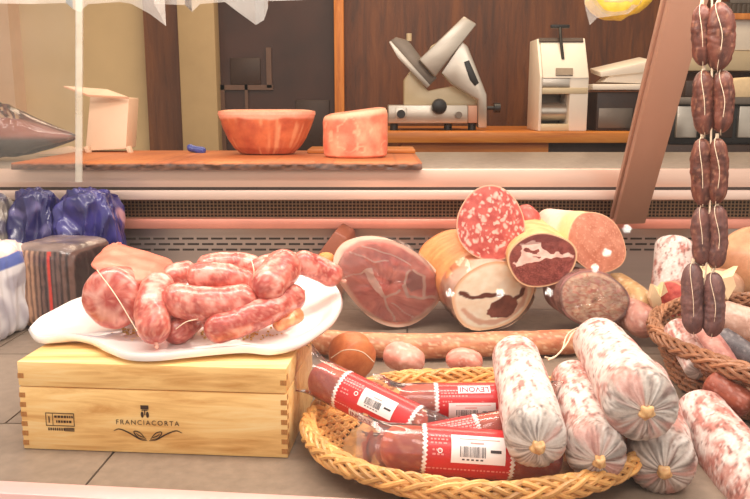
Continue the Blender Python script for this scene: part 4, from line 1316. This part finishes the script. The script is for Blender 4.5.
def h2c(z, th, p):
    n = FB(p, 26, 3.)
    c = mix(lin(226, 112, 84), lin(240, 156, 122), .5 + n)
    c = mix(c, lin(246, 194, 156), sstep(.09, .0, abs(N3(p, 24, 7.) + .4 * N3(p, 60))) * .55)
    return mix(c, lin(248, 186, 150), sstep(.86, .94, z))
counterham(h2, 355.5, 155, 33, 44, 1.90, [(.86, 0), (.95, .04), (.98, .3), (.97, .6), (.98, .85), (.95, .95), (.9, 1.0)], lambda k, th, p: mix(lin(240, 160, 124), lin(222, 120, 90), .5 + N3(p, 40)), h2c, .8, 0, lambda c: .09 * c)
# dark wrapped ham, left
t = thing('dark_wrapped_ham', 'dark pointed ham in shiny clear wrap at upper left on the plank', 'ham', P(20, 157, 2.0))
m = MB()
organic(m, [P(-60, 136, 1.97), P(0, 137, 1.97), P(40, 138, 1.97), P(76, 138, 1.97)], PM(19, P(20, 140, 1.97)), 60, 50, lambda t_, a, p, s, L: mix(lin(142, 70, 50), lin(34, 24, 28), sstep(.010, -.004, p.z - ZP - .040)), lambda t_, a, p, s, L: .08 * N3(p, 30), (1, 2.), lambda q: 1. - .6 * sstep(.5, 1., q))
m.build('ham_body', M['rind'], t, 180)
for i, v_ in enumerate(m.v): pass
m = MB()
organic(m, [P(-60, 128, 1.97), P(0, 130, 1.95), P(40, 134, 1.95), P(76, 136, 1.95)], PM(25, P(20, 130, 1.95)), 60, 50, None, lambda t_, a, p, s, L: .16 * abs(N3(p, 50)) + .1 * N3(p, 22), (1, 2.), lambda q: 1.1 - .8 * sstep(.35, 1., q))
m.build('clear_wrap', M['film'], t, 20)
m = MB().prism([P(34, 154, 2.12), P(66, 146.5, 2.12), P(80, 149, 2.12), P(82, 154.2, 2.12)], (0, .03, 0), .001)
m.build('pale_cutting_board', M['pinkpl'], None, 40, ('pale pink board lying behind the dark wrapped ham', 'board'))
# pale stand
t = thing('plastic_stand', 'pale pink plastic box stand with tilted top flap on the plank', 'stand', P(106, 153, 2.10))
m = MB().prism([P(90, 95, 2.12), P(129, 98, 2.12), P(126, 149, 2.08), P(85, 151, 2.08)], (0, .09, 0), .003)
m.build('stand_panel', M['pinkpl'], t)
m = MB().prism([P(63, 85.5, 2.02), P(107, 89, 2.10), P(129, 97, 2.10), P(88, 95, 2.06)], (0, .004, -.005), .001)
m.build('top_flap', M['pinkpl'], t)
for x in (86, 128):
    MB().prism([P(x - 3, 147, 2.06), P(x + 1, 146, 2.06), P(x + 4, 153.5, 2.06), P(x, 153.5, 2.06)], (0, .02, 0), .001).build('foot', M['pinkpl'], t)
m = MB()
organic(m, px_path([(187, 146, 2.05), (194, 149, 2.05), (206, 151, 2.05)]), PM(3.6, P(196, 148, 2.05)), 12, 16, None, lambda t_, a, p, s, L: .25 * N3(p, 90))
m.build('blue_clip', M['blue'], None, 180, ('small blue plastic clip on the plank left of bowl shaped ham', 'clip'))

# ------------------------------------------------------------------ back desk
YD = 3.2
zd = lambda py: P(375, py, YD).z
ZD = P(375, 132, YD).z
desk = thing('work_desk', 'orange brown wooden work desk carrying slicer and white machine', 'desk', (P(500, 140, YD).x, YD + .35, -.8))
MB().box((P(345, 135, YD).x, YD, P(375, 143, YD).z), (P(636, 135, YD).x, YD + .75, ZD), None, .004).build('desk_top', M['desk'], desk)
MB().box((P(402, 150, YD).x, YD + .05, -.8), (P(551, 150, YD).x, YD + .7, P(375, 143, YD).z)).build('drawer_front', M['desk'], desk)
MB().box((P(552, 150, YD).x, YD + .1, -.8), (P(634, 150, YD).x, YD + .7, P(375, 143, YD).z)).build('side_panel', M['brown'], desk)
# slicer
YS = 3.34
q = lambda x, y, Y=YS: P(x, y, Y)
sl = thing('meat_slicer', 'metal meat slicer with tilted blade guard and round black knob on desk', 'slicer', Vector((q(440, 125).x, YS + .12, ZD)))
def pp(poly, Y, depth, mat, name, bev=.003): return MB().prism([P(x, y, Y) for x, y in poly], (0, depth, 0), bev).build(name, M[mat], sl)
pp([(388, 105), (468, 105), (468, 123.5), (388, 123.5)], YS, .26, 'alu', 'base_housing', .006)
pp([(468, 105.5), (477.5, 105.5), (477.5, 123), (468, 123)], YS + .005, .2, 'post', 'end_cap')
pp([(404, 80), (412, 69), (421, 82), (428, 91), (437, 89), (453, 86), (477, 100), (477, 105.5), (404, 105.5)], YS + .06, .12, 'cream', 'motor_housing', .006)
pp([(389.5, 41), (396, 37), (408, 40), (437, 78), (429, 86), (426, 84)], YS + .03, .02, 'alud', 'blade_guard', .004)
pp([(389, 42), (391, 41), (430, 85), (427, 88), (398, 58)], YS + .015, .012, 'alu', 'blade', .001)
pp([(419, 59.5), (464, 16), (477, 24), (435, 77)], YS - .02, .06, 'alu', 'carriage_arm', .006)
pp([(441, 73), (462, 41), (468, 46.5), (487, 95), (487, 128), (478, 128), (478, 100), (452, 84)], YS + .0, .05, 'alu', 'side_bracket', .006)
pp([(464, 62), (469, 60), (479, 83), (475, 86), (470, 80)], YS - .008, .012, 'black', 'bracket_slot', .002)
pp([(431, 46), (441, 40), (437, 52), (428, 53)], YS + .06, .03, 'cream', 'meat_pusher', .004)
k = q(439, 106.5, YS - .02)
MB().cyl(k, k + Vector((0, .06, 0)), PM(5, k)).build('knob_shaft', M['alu'], sl)
MB().tube([k + Vector((0, -.035, 0)), k + Vector((0, -.03, 0)), k + Vector((0, -.012, 0)), k + Vector((0, 0, 0))], [PM(4, k), PM(7, k), PM(7.8, k), PM(6.5, k)], 28).build('round_knob', M['black'], sl)
k = q(401, 114, YS)
sw = MB().box(k - Vector((PM(6, k), .004, PM(6, k))), k + Vector((PM(6, k), .004, PM(6, k))), None, .002).build('switch_plate', M['alu'], sl)
MB().cyl(k + Vector((0, -.016, 0)), k, PM(4.2, k)).build('switch_knob', M['black'], sw)
k = q(458.6, 115, YS)
MB().cyl(k + Vector((0, -.012, 0)), k + Vector((0, .004, 0)), PM(3.4, k)).build('push_button', M['alud'], sl)
k = q(487, 108, YS + .03)
MB().cyl(k, k + Vector((PM(8, k), 0, 0)), PM(2, k)).cyl(k + Vector((PM(7, k), 0, 0)), k + Vector((PM(13, k), 0, 0)), PM(5, k)).build('side_knob', M['black'], sl)
for x in (394, 448, 472):
    k = q(x, 123, YS + .05); MB().cyl(Vector((k.x, k.y, ZD)), Vector((k.x, k.y, k.z + .004)), PM(4, k)).build('foot', M['black'], sl)
k = q(409, 36, YS + .04)
MB().cyl(k + Vector((0, 0, -.02)), k + Vector((0, 0, .01)), PM(2.6, k)).build('guard_knob', M['cream'], sl)
# white machine
YM = 3.27
wm = thing('white_dispenser_machine', 'white boxy machine with open front, roller and black top handle', 'machine', Vector((P(560, 130, YM).x, YM + .12, ZD)))
x0, x1 = P(539, 100, YM).x, P(588, 100, YM).x
zt_ = P(560, 77, YM).z; ztop = P(560, 39, YM + .1).z; zo = P(560, 94, YM).z
dp = .24
def side(xa, xb):
    pl = [Vector((xa, YM, ZD + .001)), Vector((xa, YM, zt_)), Vector((xa, YM + .09, ztop)), Vector((xa, YM + dp, ztop)), Vector((xa, YM + dp, ZD + .001))]
    return MB().prism(pl, (xb - xa, 0, 0), .004)
side(x0, x0 + .012).build('side_panel', M['white'], wm)
side(x1 - .075, x1).build('side_panel', M['white'], wm)
pl = [Vector((x0, YM - .004, zt_ - .004)), Vector((x0, YM + .088, ztop + .002)), Vector((x0, YM + dp, ztop + .002)), Vector((x0, YM + dp, zt_ - .004))]
MB().prism([p + Vector((.0125, 0, 0)) for p in pl], (x1 - x0 - .014, 0, 0), .003).build('sloped_lid', M['white'], wm)
MB().box((x0 + .012, YM + .004, P(560, 87, YM).z), (x1 - .002, YM + .1, zt_ - .004), None, .003).build('upper_metal_band', M['alu'], wm)
MB().box((x0 + .012, YM - .002, zo), (x1 - .002, YM + .1, P(560, 87.6, YM).z), None, .003).build('lower_metal_band', M['cream'], wm)
MB().box((x0 + .01, YM + .16, ZD + .001), (x1 - .07, YM + .2, zo)).build('inner_back', M['alud'], wm)
zr = P(560, 112, YM).z
MB().cyl((x0 + .012, YM + .07, zr), (x1 - .075, YM + .07, zr), PM(9, P(560, 112, YM)), 28).build('roller', M['alu'], wm)
MB().box((x0 + .01, YM + .0, ZD + .001), (x1 - .07, YM + .1, P(560, 124, YM).z), None, .003).build('bottom_tray', M['cream'], wm)
sd_ = (Vector((0, .09, ztop - zt_))).normalized()
MB().prism([Vector((x0 + .008, YM + .074, ztop - .011)), Vector((x1 - .01, YM + .074, ztop - .011)), Vector((x1 - .01, YM + .088, ztop + .004)), Vector((x0 + .008, YM + .088, ztop + .004))], (0, .004, -.004)).build('dark_top_strip', M['brown'], wm)
MB().prism([P(556, 75, YM - .004), P(573, 75, YM - .004), P(573, 68, YM + .012), P(556, 68, YM + .012)], (0, .006, -.004)).build('grey_plate', M['alud'], wm)
kx = P(559, 40, YM + .1).x
hd = MB().tube(spline([Vector((kx + .006, YM + .04, zt_ + .07)), Vector((kx, YM + .07, ztop + .0)), Vector((kx, YM + .09, ztop + .045))], 12), .0065, 10)
hd.box((kx - .038, YM + .083, ztop + .042), (kx + .038, YM + .10, ztop + .056), None, .003)
hd.build('top_handle', M['black'], wm)
# scale
YC = 3.32
sc_ = thing('shop_scale', 'dark bodied shop scale with white platform on desk right of white machine', 'scale', Vector((P(620, 130, YC).x, YC + .12, ZD)))
MB().box((P(596, 120, YC).x, YC, ZD + .001), (P(645, 120, YC).x, YC + .25, P(600, 92, YC).z), None, .006).build('scale_body', M['brown'], sc_)
MB().box((P(598, 120, YC).x, YC - .004, P(600, 128, YC).z), (P(632, 120, YC).x, YC + .01, P(600, 108, YC).z), None, .003).build('display_panel', M['alud'], sc_)
MB().box((P(589, 120, YC).x, YC - .03, P(600, 90, YC - .03).z), (P(662, 120, YC).x, YC + .28, P(600, 84, YC - .03).z), None, .005).build('platform', M['white'], sc_)
m = MB().prism([P(600, 72, YC), P(652, 60, YC), P(657, 62, YC), P(657, 71, YC), P(601, 77, YC)], (0, .16, .02), .003)
m.prism([P(602, 82, YC + .02), P(612, 74, YC + .02), P(650, 70, YC + .02), P(650, 84, YC + .02)], (0, .1, 0), .002)
m.build('plastic_tray', M['white'], None, 40, ('tilted pale plastic tray lying on the scale platform', 'tray'))
m = MB()
for o_ in (0, 1):
    m.tube(spline([P(664 - o_ * 4, 22, 3.2), P(657 + o_ * 3, 30, 3.2), P(655, 36, 3.2), P(660 - o_ * 3, 42, 3.2), P(657, 50, 3.2), P(655 + o_ * 3, 58, 3.2), P(653, 62, 3.2), P(650, 66, YC + .03)], 40), .006, 8)
m.build('twisted_cord', M['string'], None, 60, ('pale twisted cord hanging above the scale beside the slanted post', 'cord'))
# appliances at right
YA = 3.1
side_ct = thing('side_counter', 'dark low counter carrying the steel appliances behind the hanging sausages', 'counter', Vector((P(740, 150, YA).x, YA + .3, -.8)))
MB().box((P(650, 150, YA).x, YA, -.8), (P(860, 150, YA).x, YA + .6, P(700, 145, YA).z), None, .004).build('counter_block', M['brown'], side_ct)
zA = P(700, 145, YA).z
ap = thing('steel_appliance', 'steel fronted appliance with pale panels and grey top behind sausages', 'appliance', Vector((P(740, 140, YA).x, YA + .2, zA)))
MB().box((P(672, 140, YA).x, YA + .03, zA + .0005), (P(840, 140, YA).x, YA + .45, P(700, 104, YA).z), None, .004).build('appliance_body', M['black'], ap)
for xa, xb in ((677, 698), (701, 734), (739, 790)):
    MB().box((P(xa, 140, YA).x, YA + .015, P(700, 138, YA).z), (P(xb, 140, YA).x, YA + .035, P(700, 106, YA).z), None, .004).build('front_panel', M['alu'] if xa != 701 else M['brown'], ap)
MB().box((P(672, 140, YA).x, YA, P(700, 104.5, YA).z), (P(845, 140, YA).x, YA + .47, P(700, 97, YA).z), None, .004).build('top_slab', M['alud'], ap)
m = MB().prism([P(733, 80, YA + .1), P(748, 77, YA + .1), P(775, 78, YA + .1), P(775, 98, YA + .1), P(736, 98, YA + .1)], (0, .12, 0), .004)
m.build('yellow_carton', M['paper'], None, 40, ('cream yellow carton standing on the steel appliance at right edge', 'carton'))
m = MB().box((P(690, 140, YA).x, YA + .08, P(700, 97, YA).z), (P(730, 140, YA).x, YA + .3, P(700, 80, YA).z), None, .005)
m.build('dark_box', M['brown'], None, 40, ('dark brown box on the steel appliance under the white cabinet', 'box'))
YH = 3.95
hood = thing('white_wall_cabinet', 'bright white wall cabinet with cream lower band at the upper right', 'wall cabinet', Vector((P(740, 70, YH).x, YH + .1, P(700, 70, YH).z)))
MB().box((P(682, 40, YH).x, YH, P(700, 50.5, YH).z), (P(880, 40, YH).x, YB - .022, P(700, 14, YH).z), None, .006).build('cabinet_front', M['white'], hood)
MB().box((P(682, 40, YH).x, YH - .01, P(700, 71, YH).z), (P(880, 40, YH).x, YB - .022, P(700, 51, YH).z), None, .006).build('cream_band', M['cream'], hood)
tb = thing('grey_slatted_tray', 'grey slatted tray with orange bottom on top of the white cabinet', 'tray', P(750, 14, YH + .03))
m = MB()
for k in range(12): m.box((P(731 + k * 5, 0, YH).x, YH - .02, P(700, 14, YH).z), (P(733 + k * 5, 0, YH).x, YH - .01, P(700, 3, YH).z))
m.box((P(728, 0, YH).x, YH - .025, P(700, 4, YH).z), (P(800, 0, YH).x, YH - .005, P(700, -2, YH).z), None, .002)
m.box((P(728, 0, YH).x, YH + .15, P(700, 14, YH).z), (P(800, 0, YH).x, YH + .16, P(700, -2, YH).z))
m.build('tray_slats', M['alud'], tb)
MB().box((P(729, 0, YH).x, YH - .03, P(700, 20, YH).z), (P(800, 0, YH).x, YH - .005, P(700, 13.8, YH).z), None, .003).build('orange_bottom', M['orange'], tb)
# yellow packet hanging upper right and a sheet shaped as the awning's reflection in the glass
t = thing('hanging_yellow_packet', 'yellow food packet in clear wrap hanging at the top right of centre', 'packet', P(612, 26, 1.6))
m = organic(MB(), px_path([(590, -8, 1.6), (600, 4, 1.6), (612, 10, 1.6), (634, 2, 1.6), (650, -10, 1.6)]), PM(11, P(612, 5, 1.6)), 20, 20, None, lambda t_, a, p, s, L: .2 * N3(p, 60))
m.build('yellow_contents', M['yellow'], t, 180)
m = MB().prism([P(582, -14, 1.58), P(586, 10, 1.58), P(590, 25, 1.58), P(597, 18, 1.58), P(628, 14, 1.58), P(640, 4, 1.58), P(652, -14, 1.58)], (0, .004, 0))
m.build('clear_wrapper', M['sheet'], t)
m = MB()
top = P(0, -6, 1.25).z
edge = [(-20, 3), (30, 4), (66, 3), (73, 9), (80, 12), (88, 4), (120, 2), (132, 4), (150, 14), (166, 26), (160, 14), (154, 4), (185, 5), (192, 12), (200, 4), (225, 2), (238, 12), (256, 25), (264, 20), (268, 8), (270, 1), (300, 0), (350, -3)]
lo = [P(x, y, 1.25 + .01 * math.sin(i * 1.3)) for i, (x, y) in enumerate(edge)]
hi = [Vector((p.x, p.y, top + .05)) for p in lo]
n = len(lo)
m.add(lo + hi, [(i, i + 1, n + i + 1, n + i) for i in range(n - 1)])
m.build('awning_reflection_sheet', M['sheet'], None, 0, ('milky pointed sheet along the case top standing in for the awning reflection', 'reflection'))

# ------------------------------------------------------------------ street lamps behind the viewer, mirrored in the front pane
